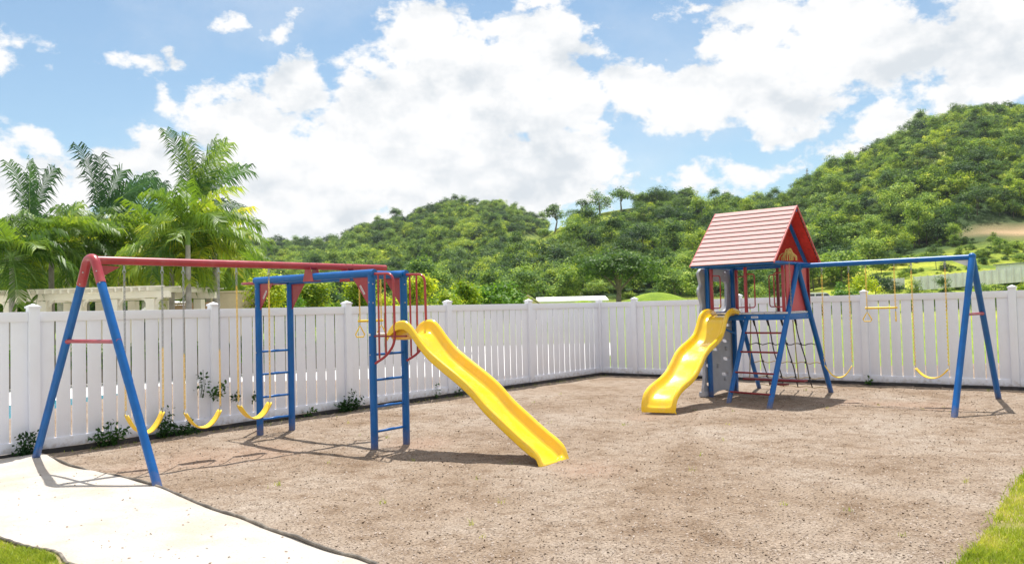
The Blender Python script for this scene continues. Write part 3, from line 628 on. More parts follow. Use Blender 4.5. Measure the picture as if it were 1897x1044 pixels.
# ------------------------------------------------------------------ vinyl fence
def fence(A, B, posts, label, first_post=True, last_post=True):
    root = thing('vinyl_fence', label, 'fence', tuple(A))
    d = (B-A)/np.linalg.norm(B-A); n = np.array([d[1], -d[0], 0]); n = n if n[1] < 0 else -n      # n towards the yard
    for i, s in enumerate(posts):
        if (i == 0 and not first_post) or (i == len(posts)-1 and not last_post): continue
        p = A+d*s; b = MB(); b.box(p+np.array([0, 0, 0.93]), (0.127, 0.127, 1.9), d); po = b.build('fence_post', M['vinyl'], root, bevel=0.006)
        c = MB(); q = p+np.array([0, 0, 1.88])
        c.box(q+np.array([0, 0, 0.012]), (0.15, 0.15, 0.026), d)
        t = [q+np.array([0, 0, 0.026])+d*a*0.066+n*e*0.066 for a, e in ((-1, -1), (1, -1), (1, 1), (-1, 1))]+[q+np.array([0, 0, 0.06])]
        c.add(t, [(0, 1, 4), (1, 2, 4), (2, 3, 4), (3, 0, 4)]); c.build('post_cap', M['vinyl'], po)
    for i in range(len(posts)-1):
        a = A+d*(posts[i]+0.0635); e = A+d*(posts[i+1]-0.0635); L = np.linalg.norm(e-a); k = max(2, int(round(L/0.205))); pitch = L/k
        b = MB()
        for j in range(k):
            gq = 0.0100+0.0022*math.sin(i*5.1+j*2.7); g0 = 0.0 if j == 0 else gq; g1 = 0.0 if j == k-1 else 0.0105
            c0 = a+d*(j*pitch+g0+0.001); c1 = a+d*((j+1)*pitch-g1-0.001); w = np.linalg.norm(c1-c0); jig = 0.002*math.sin(i*3.3+j*1.9)
            b.box((c0+c1)/2+np.array([0, 0, 0.915])+n*jig, (w, 0.013, 1.64), d)
        pn = b.build('fence_panel', M['vinyl'], root, bevel=0.003)
        for nm, z0, hh in (('top_rail', 1.77, 0.125), ('bottom_rail', 0.125, 0.13)):
            r = MB(); r.box((a+e)/2+np.array([0, 0, z0]), (L-0.002, 0.05, hh), d); r.build(nm, M['vinyl'], pn, bevel=0.004)
LenL = np.linalg.norm(FB-FA); LenR = np.linalg.norm(FC-FB)
def s_at(u, A, B, z=1.8):
    n = _rt-_fw*(u-W0/2)/FPX; A3 = A+np.array([0, 0, z-EYE]); D = B-A; return -(n@A3)/(n@D)*np.linalg.norm(B-A)
SL = [s_at(q, FA, FB) for q in (61, 395, 642, 829, 979)]
posts = [SL[0]-2*2.59, SL[0]-2.59]+SL+[LenL]
fence(FA, FB, posts, 'white vinyl picket privacy fence on the left, behind the yellow swings and long slide')
SR = [s_at(q, FB, FC) for q in (1175, 1600.5, 1875)]
posts = [0.0, SR[0], (SR[0]+SR[1])/2, SR[1], SR[2], SR[2]+2.65, SR[2]+5.3]
fence(FB, FC, posts, 'white vinyl picket privacy fence on the right, behind the red roofed play tower', first_post=False)

# ------------------------------------------------------------------ play equipment helpers
ZB = 2.36
def chain(mb, a, b, link=0.034, r=0.0042, w=0.0115):
    a = np.array(a, float); b = np.array(b, float); d = b-a; L = np.linalg.norm(d); d /= L; n = max(2, int(L/(link*0.78)))
    x = np.cross(d, [0.3, 1, 0.1]); x /= np.linalg.norm(x); y = np.cross(d, x)
    for i in range(n):
        c = a+d*L*(i+0.5)/n; s = x if i % 2 else y; o = y if i % 2 else x; pts = []
        for k in range(8):
            an = 2*math.pi*k/8; pts.append(c+d*math.sin(an)*link*0.5+s*math.cos(an)*w)
        mb.tube(pts, r, 4, closed=True)
def swing(T0, T1, zs, sag, coat, label, group, tw=0.0, allyellow=False):
    """T0, T1: hanger points under the beam; seat ends at height zs"""
    T0 = np.array(T0, float); T1 = np.array(T1, float); mid = (T0+T1)/2
    root = thing('swing', label, 'swing', (mid[0], mid[1], zs-sag), group)
    ax = (T1-T0); ax[2] = 0; hw = np.linalg.norm(ax)/2; ax /= 2*hw; c, s = math.cos(tw), math.sin(tw); sx = np.array([ax[0]*c-ax[1]*s, ax[0]*s+ax[1]*c, 0]); sn = np.array([-sx[1], sx[0], 0])
    hs = hw*0.99
    ends = []
    for sg, T, ct in ((-1, T0, coat[0]), (1, T1, coat[1])):
        E = np.array([mid[0], mid[1], zs])+sx*sg*hs; ends.append(E); top = T.copy()
        hk = MB(); hk.tube([top+[0, 0, 0.05], top+[0, 0, -0.015]], 0.012, 8); hk.tube([top+np.array([0, 0, -0.02])+sx*0.018*math.cos(q)+np.array([0, 0, 0.022*math.sin(q)]) for q in np.linspace(0, 6.28, 9)[:-1]], 0.005, 5, closed=True)
        hk.build('hanger_hook', M['steel'], root)
        Q = top*(1-0)+0; bottom = E+np.array([0, 0, 0.05]); f = (top[2]-0.04-ct)/(top[2]-0.04-bottom[2]); f = min(max(f, 0), 1); start = top+np.array([0, 0, -0.04]); m_ = start+(bottom-start)*f
        if f > 0.03: k = MB(); chain(k, start, m_); k.build('chain', M['steel'], root, fix=False)
        if f < 0.98: k = MB(); chain(k, m_, bottom, r=0.0044, w=0.0105, link=0.040); k.build('chain', M['yellow_chain'], root, fix=False)
        t = MB(); t.tube([E+sn*0.045+[0, 0, -0.01], E+[0, 0, 0.055], E-sn*0.045+[0, 0, -0.01]], 0.005, 6); t.build('seat_link', M['steel'], root)
    # strap seat: hangs as a curve, slightly wider in the middle
    V = []; F = []; n = 28
    for i in range(n+1):
        t = -1+2*i/n; x_ = hs*t*(1.0-0.06*(1-abs(t))); z_ = zs-sag*(1-abs(t)**2.3); w = 0.068+0.012*math.cos(t*1.4)-0.012*(abs(t) > 0.93)
        for e, dz in ((-1, 0.0), (-0.6, -0.004), (0, -0.006), (0.6, -0.004), (1, 0.0)):
            V.append(np.array([mid[0], mid[1], z_+dz])+sx*x_+sn*w*e)
    m_ = 5
    for i in range(n):
        for k in range(m_-1): F.append((i*m_+k, i*m_+k+1, (i+1)*m_+k+1, (i+1)*m_+k))
    b = MB(); b.add(V, F); st = b.build('seat', M['yellow_strap'], root, fix=False)
    so_ = st.modifiers.new('thick', 'SOLIDIFY'); so_.thickness = 0.012
    return root
def trapeze(T0, T1, zb, label, group, ring_tw=(0.2, 1.2)):
    T0 = np.array(T0, float); T1 = np.array(T1, float); mid = (T0+T1)/2
    root = thing('trapeze_bar', label, 'trapeze swing', (mid[0], mid[1], zb-0.3), group)
    ax = T1-T0; ax[2] = 0; ax /= np.linalg.norm(ax)
    for T, tw in ((T0, ring_tw[0]), (T1, ring_tw[1])):
        E = np.array([T[0], T[1], zb]); k = MB(); chain(k, T, E+[0, 0, 0.02], r=0.0045, w=0.010, link=0.03); k.build('chain', M['yellow_chain'], root, fix=False)
        h = MB(); h.tube([T+[0, 0, 0.05], T+[0, 0, -0.01]], 0.010, 8); h.build('hanger_hook', M['steel'], root); h = MB(); h.tube([E+[0, 0, -0.015], E+[0, 0, -0.06]], 0.008, 6); h.build('ring_link', M['steel'], root)
        d = np.array([math.cos(tw), math.sin(tw), 0]); r = MB()
        pts = [E+[0, 0, -0.065], E+d*0.07+[0, 0, -0.19], E+d*0.052+[0, 0, -0.225], E-d*0.052+[0, 0, -0.225], E-d*0.07+[0, 0, -0.19]]
        pts = [pts[0], pts[0]*0.6+pts[1]*0.4, pts[1], pts[2], pts[3], pts[4], pts[0]*0.6+pts[4]*0.4]
        r.tube(pts, 0.0095, 8, closed=True); r.build('ring', M['yellow_strap'], root)
    b = MB(); E0 = np.array([T0[0], T0[1], zb]); E1_ = np.array([T1[0], T1[1], zb]); b.tube([E0-ax*0.03, E0-ax*0.025, E1_+ax*0.025, E1_+ax*0.03], [0.012, 0.018, 0.018, 0.012], 12); b.build('bar', M['yellow_strap'], root)
    return root
def slide(root, org, dirv, rim, hw, c0, c1, wall=0.13, lip=0.035, name='slide', endwall=0.0, skirt=0.07):
    """rim: list of (s, z) of the side rims from top to bottom; c0, c1 cross directions at top and bottom"""
    org = np.array(org, float); dirv = np.array(dirv, float); path = smoothpath([np.array([a, b, 0]) for a, b in rim], 7); n = len(path)
    V = []; F = []
    for i, p in enumerate(path):
        f = i/(n-1); s, z = p[0], p[1]; c = np.array(c0)*(1-f)+np.array(c1)*f; c = c/np.linalg.norm(c)
        w = wall*(1-ss((f-0.90)/0.10)*(1-endwall))*(0.55+0.45*ss(f/0.1)); w = float(w)
        hwf = hw*(1+0.05*f)
        C = org+dirv*s
        sk_ = skirt*float(1-ss((f-0.85)/0.15)); sec = [(-hwf-lip, z-0.02-sk_), (-hwf-lip, z-0.022), (-hwf-lip*0.85, z-0.004), (-hwf-0.012, z+0.006), (-hwf+0.015, z-0.006), (-hwf+0.028, z-w*0.6), (-hwf+0.06, z-w*0.94), (-hwf*0.5, z-w*1.03), (0, z-w*1.05)]
        sec = sec+[(-a, b) for a, b in reversed(sec[:-1])]
        for a, b in sec: V.append(C+c*a+np.array([0, 0, b]))
    m_ = len(sec)
    for i in range(n-1):
        for k in range(m_-1): F.append((i*m_+k, i*m_+k+1, (i+1)*m_+k+1, (i+1)*m_+k))
    b = MB(); b.add(V, F); o = b.build(name, M['yellow'], root, fix=False)
    o.data.polygons.foreach_set('use_smooth', [True]*len(o.data.polygons))
    md = o.modifiers.new('thick', 'SOLIDIFY'); md.thickness = 0.014; md.offset = -1
    sb = o.modifiers.new('sub', 'SUBSURF'); sb.levels = 1; sb.render_levels = 1
    return o
def bolts(root, pts, r=0.011):
    for p in pts:
        b = MB(); b.ball(p, r, 8); b.build('bolt', M['steel'], root)

# ------------------------------------------------------------------ left play set
def left_set():
    G = lambda u, v: at(u, v)
    A0 = np.array([-4.77, 9.20, ZB]); A1 = np.array([-1.85, 11.86, ZB]); bd = (A1-A0)/np.linalg.norm(A1-A0)
    fl = G(62, 852); fr = G(297, 904); hd = (fr-fl)/np.linalg.norm(fr-fl)
    root = thing('swing_set', 'long play set with red swing beam, blue ladder frame and straight yellow slide', 'play set', (-3.3, 10.4, 0))
    # A legs, meeting in a red bent elbow
    app = (fl+fr)/2; app[2] = ZB+0.03; app[:2] = app[:2]*0.35+A0[:2]*0.65
    el = []
    for nm, f, sg in (('l', fl, -1), ('r', fr, 1)):
        f = f.copy(); f[2] = -0.08; ap2 = app+hd*0.085*sg; dirn = (ap2-f)/np.linalg.norm(ap2-f); T = f+dirn*((ZB-0.20)/dirn[2]+0.08)
        b = MB(); b.tube([f, f+(T-f)*0.5, f+(T-f)*0.503, T], [0.045, 0.045, 0.0475, 0.0475], 18); b.build('leg', M['blue'], root); el.append((T, dirn))
    P = [el[0][0]-el[0][1]*0.04, el[0][0]+el[0][1]*0.03, app+[0, 0, 0.02]-hd*0.085, app+[0, 0, 0.02]+hd*0.085, el[1][0]+el[1][1]*0.03, el[1][0]-el[1][1]*0.04]
    b = MB(); b.tube(fillet(P, 0.12, 8), 0.052, 18); b.build('leg_elbow', M['red'], root)
    for T, dn in el:
        for z_ in (-0.03, 0.12): bolts(root, [T+dn*z_+np.array([0.01, -0.052, 0])], 0.010)
    # brace between the legs at 1.46 m
    q = []
    for f, sg in ((fl, -1), (fr, 1)): ap2 = app+hd*0.085*sg; dirn = (ap2-f)/np.linalg.norm(ap2-f); q.append(f+dirn*(1.47/dirn[2]))
    b = MB(); b.tube([q[0]-hd*0.02, q[0]+hd*0.06, q[0]+hd*0.1, q[1]-hd*0.1, q[1]-hd*0.06, q[1]+hd*0.02], [0.034, 0.034, 0.022, 0.022, 0.034, 0.034], 12); b.build('cross_brace', M['red'], root)
    # beam
    b = MB(); b.tube([app+bd*0.02+[0, 0, 0.0], A1], 0.047, 18); b.build('swing_beam', M['red'], root)
    b = MB(); b.prism([A0+bd*0.02+np.array([0, 0, -0.02]), A0+bd*0.30+np.array([0, 0, -0.04]), A0+bd*0.03+np.array([0, 0, -0.2])], np.cross(bd, [0, 0, 1])*0.006); b.build('corner_plate', M['red'], root)
    # ladder frame
    P1, P2, P3, P4 = G(482, 804), G(541, 795), G(694, 829), G(753, 817)
    zt = 2.22; R = 0.048
    for p in (P1, P2, P3, P4):
        b = MB(); b.tube([p+[0, 0, -0.1], p+[0, 0, zt]], R, 18); b.build('post', M['blue'], root)
    a = (P3-P1)/np.linalg.norm(P3-P1); c = (P4-P3)/np.linalg.norm(P4-P3)
    for s, e in ((P1, P3), (P2, P4)):
        b = MB(); b.tube([s+[0, 0, zt]-a*0.06, e+[0, 0, zt]+a*0.06], 0.051, 18); b.build('frame_beam', M['blue'], root)
    for s, e in ((P1, P2), (P3, P4)):
        b = MB(); b.tube([s+[0, 0, zt-0.005]+c*0.05, e+[0, 0, zt-0.005]-c*0.05], 0.04, 14); b.build('end_beam', M['blue'], root)
    for s, e, zs in ((P1, P2, (1.19, 0.86, 0.53, 0.21)), (P3, P4, (1.18, 0.855, 0.515, 0.20))):
        for z_ in zs:
            b = MB(); m1 = s+(e-s)*0.5; b.tube([s+c*0.04+[0, 0, z_], m1-c*0.07+[0, 0, z_], m1-c*0.06+[0, 0, z_+0.002], m1+c*0.06+[0, 0, z_+0.002], m1+c*0.07+[0, 0, z_], e-c*0.04+[0, 0, z_]], [0.016, 0.016, 0.019, 0.019, 0.016, 0.016], 10); b.build('rung', M['blue'], root)
    # gussets
    cc = c*0.004
    for p, sg, plate in ((P1, 1, 1), (P2, 1, 0), (P3, -1, 1), (P4, -1, 0)):
        o_ = p+a*sg*0.045+np.array([0, 0, zt-0.05]); b = MB(); b.prism([o_-cc, o_+a*sg*0.30-cc, o_+a*sg*0.27+np.array([0, 0, -0.04])-cc, o_+np.array([0, 0, -0.38])-cc], cc*2); g = b.build('gusset_plate', M['red'], root)
        if plate:
            m1 = o_+a*sg*0.17+np.array([0, 0, -0.09]); m2 = o_+a*sg*0.07+np.array([0, 0, -0.23]); dd = (m2-m1)/np.linalg.norm(m2-m1); nn = np.cross(dd, c); b = MB()
            b.box((m1+m2)/2-cc*1.6, (0.14, 0.004, 0.028), dd, c, nn); pl = b.build('maker_plate', M['whitemetal'], g)
            t = MB()
            for k in range(7): t.box(m1+dd*(0.03+0.02*k)-cc*2.3, (0.010, 0.002, 0.013), dd, c, nn)
            t.build('lettering', M['darkred'], pl)
    bolts(root, [p+a*(-0.0)-c*R*0.95+np.array([0, 0, z_]) for p in (P1, P3) for z_ in (2.1, 1.85, 1.18)]+[p+a*R*0.9-c*R*0.4+np.array([0, 0, z_]) for p in (P3, P4) for z_ in (2.08, 1.84)])
    # saddle bracket carrying the swing beam
    def cross(s, e):
        A = np.array([bd[:2], -(e-s)[:2]]).T; t = np.linalg.solve(A, (s-A0)[:2]); return A0+bd*t[0]
    for s, e in ((P1, P3), (P2, P4)):
        x = cross(s, e); b = MB()
        for w in (-0.055, 0.055):
            o_ = np.array([x[0], x[1], 0])+bd*w
            b.prism([o_-a*0.11+[0, 0, zt-0.06], o_+a*0.11+[0, 0, zt-0.06], o_+a*0.035+[0, 0, ZB+0.05], o_-a*0.035+[0, 0, ZB+0.05]], bd*0.006)
        b.build('saddle_bracket', M['red'], root)
    # sliding pole on a bent tube beyond the first ladder
    o1 = P1-a*0.44; o2 = P2-a*0.44; zz = np.array([0, 0, zt-0.03])
    b = MB(); b.tube(fillet([P1+zz, o1+zz, o2+zz, P2+zz], 0.09), 0.017, 10); b.build('pole_bracket', M['red'], root)
    pm = (o1+o2)/2; b = MB(); b.tube([pm+[0, 0, -0.05], pm+zz], 0.02, 10); b.build('sliding_pole', M['darkred'], root)
    # hand rails beside the slide
    for p in (P3, P4):
        top = p+[0, 0, zt-0.01]+a*0.02; b = MB()
        b.tube(fillet([top, top+a*0.37+[0, 0, -0.01], p+a*0.40+[0, 0, 1.33], p+a*0.25+[0, 0, 1.17], p+[0, 0, 1.06]+a*0.02], 0.12, 7), 0.0165, 10); r_ = b.build('hand_rail', M['red'], root)
        for s_, zl in ((0.12, 1.13), (0.24, 1.18)):
            v_ = MB(); v_.tube([p+a*s_+[0, 0, zl], p+a*s_+[0, 0, zt-0.02]], 0.0125, 8); v_.build('rail_bar', M['red'], r_)
    # slide mouth, supports, step bar
    for p in (P3, P4):
        b = MB(); b.bar(p+a*0.03+[0, 0, 1.415], p+a*0.60+[0, 0, 1.415], 0.03, 0.02); b.build('slide_support', M['darkred'], root)
    b = MB(); b.tube([P3-c*0.06+[0, 0, 1.435], P4+c*0.06+[0, 0, 1.435]], 0.018, 10); b.build('step_bar', M['whitemetal'], root)
    S0 = np.array([-1.85, 10.38, 0]); S1 = np.array([0.25, 8.91, 0]); sd_ = (S1-S0)/np.linalg.norm(S1-S0); cr = np.array([-sd_[1], sd_[0], 0])
    if cr@c < 0: cr = -cr
    rim = [(0.33, 1.45), (0.38, 1.51), (0.47, 1.575), (0.60, 1.595), (0.70, 1.545), (0.85, 1.38), (1.0, 1.24), (1.2, 1.105), (1.45, 0.95), (1.65, 0.81), (1.85, 0.63), (2.1, 0.445), (2.32, 0.29), (2.46, 0.20), (2.54, 0.12), (2.59, -0.02)]
    o = slide(root, S0+cr*0.27, sd_, rim, 0.24, cr, cr*1.0+sd_*0.04, wall=0.165, lip=0.032, skirt=0.085)
    return A0, bd, app
A0, bd, app = left_set()
Lz = ZB-0.075
def bt(t): p = A0+bd*t; p[2] = Lz; return p
GRP = 'yellow strap swings on the left play set'
swing(bt(0.34), bt(0.77), 0.60, 0.235, (1.02, 1.36), 'yellow strap swing hanging nearest the blue A legs of the left play set', GRP, 0.03)
swing(bt(1.02), bt(1.46), 0.55, 0.20, (1.27, 1.30), 'yellow strap swing hanging in the middle of the three on the left play set', GRP, -0.03)
swing(bt(1.69), bt(2.13), 0.58, 0.19, (2.1, 2.17), 'yellow strap swing beside the blue ladder frame, on chains yellow nearly to the beam', GRP, 0.05)
trapeze(bt(3.50), bt(3.86), 1.60, 'yellow trapeze bar with two rings hanging inside the blue ladder frame on the left', 'yellow trapeze bars with rings', (0.6, 0.3))

# ------------------------------------------------------------------ right play tower
def tower():
    e1 = np.array([0.664, 0.748, 0]); e2 = np.array([-0.748, 0.664, 0]); zz = lambda h: np.array([0, 0, h])
    C0 = np.array([5.12, 14.5, 0])                       # below the ridge, in the plane of the big A legs
    root = thing('play_tower', 'play tower with pink plank roof, wavy yellow slide, ladder and blue swing beam', 'play set', (4.6, 15.0, 0))
    P = lambda a, k, z: C0+e1*a+e2*k+zz(z)               # a across, k away from the swings, z up
    DK = 1.45
    # big A legs
    f0 = at(1424, 752); f1 = at(1541, 725); top = C0+zz(ZB)
    E = np.array([7.30, 12.82, ZB]); sf, sb_ = at(1768, 771), at(1850, 738)
    sd_ = (E-top)/np.linalg.norm(E-top)
    for f in (f0, f1):
        b = MB(); b.tube([f+zz(-0.08), top-sd_*0.0+zz(0.0)], 0.047, 18); b.build('leg', M['blue'], root)
    b = MB(); b.ball(top, 0.062, 12); b.box(top+zz(-0.02), (0.16, 0.10, 0.10), sd_); b.build('beam_joint', M['blue'], root, bevel=0.01)
    # far A legs of the swing
    for f in (sf, sb_):
        b = MB(); dirn = (E-f)/np.linalg.norm(E-f); m1 = f+dirn*2.05; b.tube([f-dirn*0.08, m1, m1+dirn*0.005, E], [0.047, 0.047, 0.050, 0.050], 18); b.build('leg', M['blue'], root)
    b = MB(); b.ball(E+zz(0.01), 0.058, 14); b.build('leg_elbow', M['blue'], root)
    b = MB(); b.tube([top, E], 0.043, 18); b.build('swing_beam', M['blue'], root)
    b = MB(); b.prism([E-sd_*0.05+zz(-0.02), E-sd_*0.30+zz(-0.035), E-sd_*0.05+zz(-0.15)], np.cross(sd_, [0, 0, 1])*0.006); b.build('corner_plate', M['whitemetal'], root)
    q = [f+(E-f)*(1.46/ZB) for f in (sf, sb_)]; hd = (q[1]-q[0])/np.linalg.norm(q[1]-q[0])
    b = MB(); b.tube([q[0]-hd*0.02, q[0]+hd*0.06, q[0]+hd*0.1, q[1]-hd*0.1, q[1]-hd*0.06, q[1]+hd*0.02], [0.034, 0.034, 0.022, 0.022, 0.034, 0.034], 12); b.build('cross_brace', M['red'], root)
    # deck: front edge at a=-0.5, back edge at a=0.5, k from 0 to 1.45
    a0, a1, K = -0.50, 0.52, 1.47
    # under-deck legs
    l1 = at(1348, 745); l3 = at(1408, 718)
    for f, t in ((l1, P(a0+0.03, 0.78, DK-0.03)), (l3, P(a1, K-0.1, DK-0.03))):
        b = MB(); b.tube([f+zz(-0.08), t], 0.042, 16); b.build('leg', M['blue'], root)
    # deck frame and boards
    for s, e in ((P(a0, -0.02, DK+0.015), P(a0, K, DK+0.015)), (P(a1, -0.02, DK+0.015), P(a1, K, DK+0.015)), (P(a0, 0.0, DK+0.015), P(a1, 0.0, DK+0.015)), (P(a0, K, DK+0.015), P(a1, K, DK+0.015))):
        dd = (e-s)/np.linalg.norm(e-s); ins = 0.0 if abs(dd@e2) > 0.5 else 0.022
        b = MB(); b.bar(s+dd*ins, e-dd*ins, 0.04, 0.105); fr = b.build('deck_frame', M['blue'], root, bevel=0.005)
        if s is not None and abs((s-P(a0, -0.02, DK+0.015)).sum()) < 1e-6:
            pl = MB(); cpt = P(a0, 0.60, DK+0.015)-e1*0.0215; pl.box(cpt, (0.13, 0.003, 0.035), e2); pp = pl.build('maker_plate', M['whitemetal'], fr)
            t = MB()
            for k in range(8): t.box(cpt+e2*(-0.049+0.014*k)-e1*0.002, (0.008, 0.002, 0.018), e2)
            t.build('lettering', M['blue'], pp)
    b = MB()
    for k in range(7): b.box(P((a0+a1)/2, 0.10+0.213*k-0.005, DK+0.085), (a1-a0+0.06, 0.20, 0.03), e1)
    b.build('deck', M['deckgrey'], root, bevel=0.004)
    b = MB(); b.tube(fillet([P(a0+0.02, 1.30, 1.40), P(a0-0.05, 1.15, 1.24), P(a0-0.12, 0.92, 1.18)], 0.08), 0.018, 8); b.build('leg_brace', M['blue'], root)
    # uprights
    ZE = 2.40
    for k_, a_ in ((K, a0), (K, a1)):
        b = MB(); b.box(P(a_, k_+0.045, ZE/2-0.04), (0.07, 0.07, ZE+0.08), e1); b.build('post', M['blue'], root, bevel=0.006)
        b = MB(); b.box(P(a_, k_-0.035, (DK+0.1+ZE)/2), (0.05, 0.05, ZE-DK-0.1), e1); b.build('upright', M['red'], root, bevel=0.005)
    for k_, a_ in ((0.76, a0), (0.06, a0), (0.60, a1), (0.06, a1)):
        b = MB(); b.box(P(a_, k_, (DK+0.1+ZE)/2), (0.048, 0.048, ZE-DK-0.1), e1); b.build('upright', M['darkred' if a_ > 0 else 'red'], root, bevel=0.005)
    # looped grab handles
    for k_, a_, sg in ((K-0.07, a0, -1), (0.73, a0, -1), (0.09, a0, 1), (0.63, a1, 1), (K-0.07, a1, -1)):
        s = e2*sg; b = MB(); o_ = P(a_-0.0, k_, 0)
        b.tube(fillet([o_+zz(2.24), o_+s*0.14+zz(2.24), o_+s*0.14+zz(1.64), o_+zz(1.64)], 0.05, 5), 0.0115, 8); b.build('grab_handle', M['red'], root)
    # end panel behind the A legs
    b = MB(); b.box(P(0.03, 0.045, 1.98), (0.90, 0.02, 0.84), e1); b.build('end_panel', M['panelred'], root, bevel=0.004)
    b = MB(); b.box(P(0.545, 0.03, 1.98), (0.03, 0.05, 0.86), e1); b.build('panel_trim', M['darkred'], root)
    # roof
    RZ, RW, K0, K1 = 3.44, 1.06, -0.02, 1.55
    eave = np.array([0, 0, ZE])
    roof = MB(); roof.bar(P(0, K0, RZ-0.055), P(0, K1, RZ-0.055), 0.05, 0.09); rf = roof.build('roof', M['blue'], root)
    SLH = RZ-ZE
    for sg in (-1, 1):
        sl = np.array(e1*sg*RW-zz(SLH)); Ls = np.linalg.norm(sl); sl /= Ls; nrm = np.cross(sl, e2)*(-sg); nrm = nrm if nrm[2] > 0 else -nrm
        b = MB(); nb = 12; wb = Ls/nb; apex = P(0, 0, RZ)
        for i in range(nb):                              # lapped boards, each over the next lower one
            c1_ = apex+sl*(wb*(i+0.5))+nrm*(0.012)
            tilt = 0.016/wb; d1 = sl+nrm*tilt; d1 /= np.linalg.norm(d1); n1 = np.cross(d1, e2)*(-sg); n1 = n1 if n1[2] > 0 else -n1
            b.box(c1_+e2*((K0+K1)/2), (wb-0.012, K1-K0, 0.014), d1, e2, n1)
        b.build('roof_boards', M['roofboard'], rf, smooth=False)
        b = MB(); b.box(apex+sl*(Ls*0.5)+e2*((K0+K1)/2)-nrm*0.001, (Ls*0.99, K1-K0-0.02, 0.004), sl, e2, nrm); b.build('joint_shade_sheet', M['joint'], rf, smooth=False)  # dark sheet put in to draw the shadow lines between the boards
        b = MB(); b.box(apex+sl*(Ls*0.5)+e2*((K0+K1)/2)-nrm*0.008, (Ls*0.985, K1-K0-0.03, 0.006), sl, e2, nrm); b.build('roof_lining', M['roofunder'], rf, smooth=False)
        for k_ in (0.22, 1.30):
            b = MB(); b.box(apex+sl*(Ls*0.51)+e2*k_-nrm*0.035, (Ls*0.93, 0.05, 0.045), sl, e2, nrm); b.build('rafter', M['blue'], rf)
        for k_ in (K0-0.012, K1+0.012):
            b = MB(); b.box(apex+sl*(Ls*0.5)+e2*k_+nrm*0.0, (Ls, 0.016, 0.032), sl, e2, nrm); b.build('barge_board', M['panelred'], rf)
        b = MB(); b.bar(P(sg*0.52, K0+0.04, ZE+0.005), P(sg*0.52, K1-0.03, ZE+0.005), 0.05, 0.07); b.build('wall_plate', M['blue'], rf)
        b = MB(); b.bar(P(sg*(RW-0.03), K0, ZE+0.0), P(sg*(RW-0.03), K1, ZE+0.0), 0.035, 0.035); b.build('eave_trim', M['blue'], rf)
    for k_ in (0.03, K1-0.06):
        b = MB(); b.tube([P(-RW+0.03, k_, ZE+0.01), P(RW-0.06, k_, ZE+0.01)], 0.03, 10); b.build('tie_beam', M['blue'], rf)
    # ladder rungs between the front legs
    t1 = P(a0+0.03, 0.78, DK-0.03)
    for z_ in (1.19, 0.86, 0.51, 0.18):
        p = l1+(t1-l1)*(z_/t1[2]); r_ = f0+(top-f0)*(z_/ZB); b = MB(); b.tube([p, r_], 0.017, 10); b.build('rung', M['darkred'], root)
    # grey climbing wall
    wp = P(a0, K+0.13, 0)
    def plane(u, v):
        d = ray(u, v); o_ = np.array([0, 0, EYE]); t = ((wp-o_)@e2)/(d@e2); q_ = o_+d*t; return float((q_-C0)@e1), float(q_[2])
    cu = bpy.data.curves.new('climbing_wall', 'CURVE'); cu.dimensions = '2D'; cu.fill_mode = 'BOTH'; cu.extrude = 0.022; cu.bevel_depth = 0.008; cu.bevel_resolution = 2
    def spl(pts):
        s = cu.splines.new('POLY'); s.points.add(len(pts)-1); s.use_cyclic_u = True
        for i, (x_, y_) in enumerate(pts): s.points[i].co = (x_, y_, 0, 1)
    outer = [(-0.62, 0.0), (-0.66, 0.12), (-0.60, 0.35), (-0.57, 0.9), (-0.60, 1.25), (-0.63, 1.42), (-0.64, 1.6), (-0.62, 1.72), (-0.70, 1.88), (-0.72, 1.98), (-0.64, 2.1), (-0.63, 2.37), (0.55, 2.37), (0.60, 2.1), (0.56, 1.6), (0.60, 0.9), (0.60, 0.05), (0.40, 0.02), (0.20, 0.07), (-0.1, 0.07), (-0.3, 0.02)]
    spl([tuple(p[:2]) for p in smoothpath([(a_, b_, 0) for a_, b_ in outer], 3)])
    win = fillet([(0.3, 2.16, 0), (0.40, 2.12, 0), (0.38, 1.75, 0), (0.30, 1.57, 0), (-0.32, 1.57, 0), (-0.34, 2.05, 0), (-0.2, 2.16, 0), (0.3, 2.16, 0)], 0.09, 4); spl([tuple(p[:2]) for p in win[:-1]])
    for (zx, zy) in ((625, 462), (712, 538), (560, 597), (700, 662), (575, 745), (705, 395), (735, 265)):
        ca, cz = plane(1180+zx/4.35, 540+zy/4.35); ca = min(max(ca, -0.42), 0.36); w_, h_ = 0.14, 0.040
        spl([(ca+w_*math.copysign(abs(math.cos(t))**0.6, math.cos(t)), cz+h_*math.copysign(abs(math.sin(t))**0.7, math.sin(t))-0.02*math.cos(t)) for t in np.linspace(0, 2*math.pi, 18, endpoint=False)])
    tmp = bpy.data.objects.new('tmp', cu); me = bpy.data.meshes.new_from_object(tmp); bpy.data.objects.remove(tmp)
    me.materials.clear(); me.materials.append(M['greyplastic']); o = bpy.data.objects.new('climbing_wall', me); COL.objects.link(o)
    o.matrix_world = Matrix(((e1[0], 0, e2[0], wp[0]-a0*e1[0]), (e1[1], 0, e2[1], wp[1]-a0*e1[1]), (0, 1, 0, 0), (0, 0, 0, 1))); o.parent = root; o.matrix_parent_inverse = Matrix.Translation(-root.location)
    # knobs and the wall's base foot
    for (u_, v_) in ((1340, 700), (1327, 677), (1342, 645), (1339, 507)):
        ca, cz = plane(u_, v_); b = MB(); b.ball(P(ca, K+0.10, cz), 0.045, 10); k_ = b.build('climbing_knob', M['greyplastic'], root)
    b = MB(); b.box(P(-0.56, K+0.15, 0.05), (0.20, 0.14, 0.10), e1); b.build('wall_foot', M['greyplastic'], root, bevel=0.03)
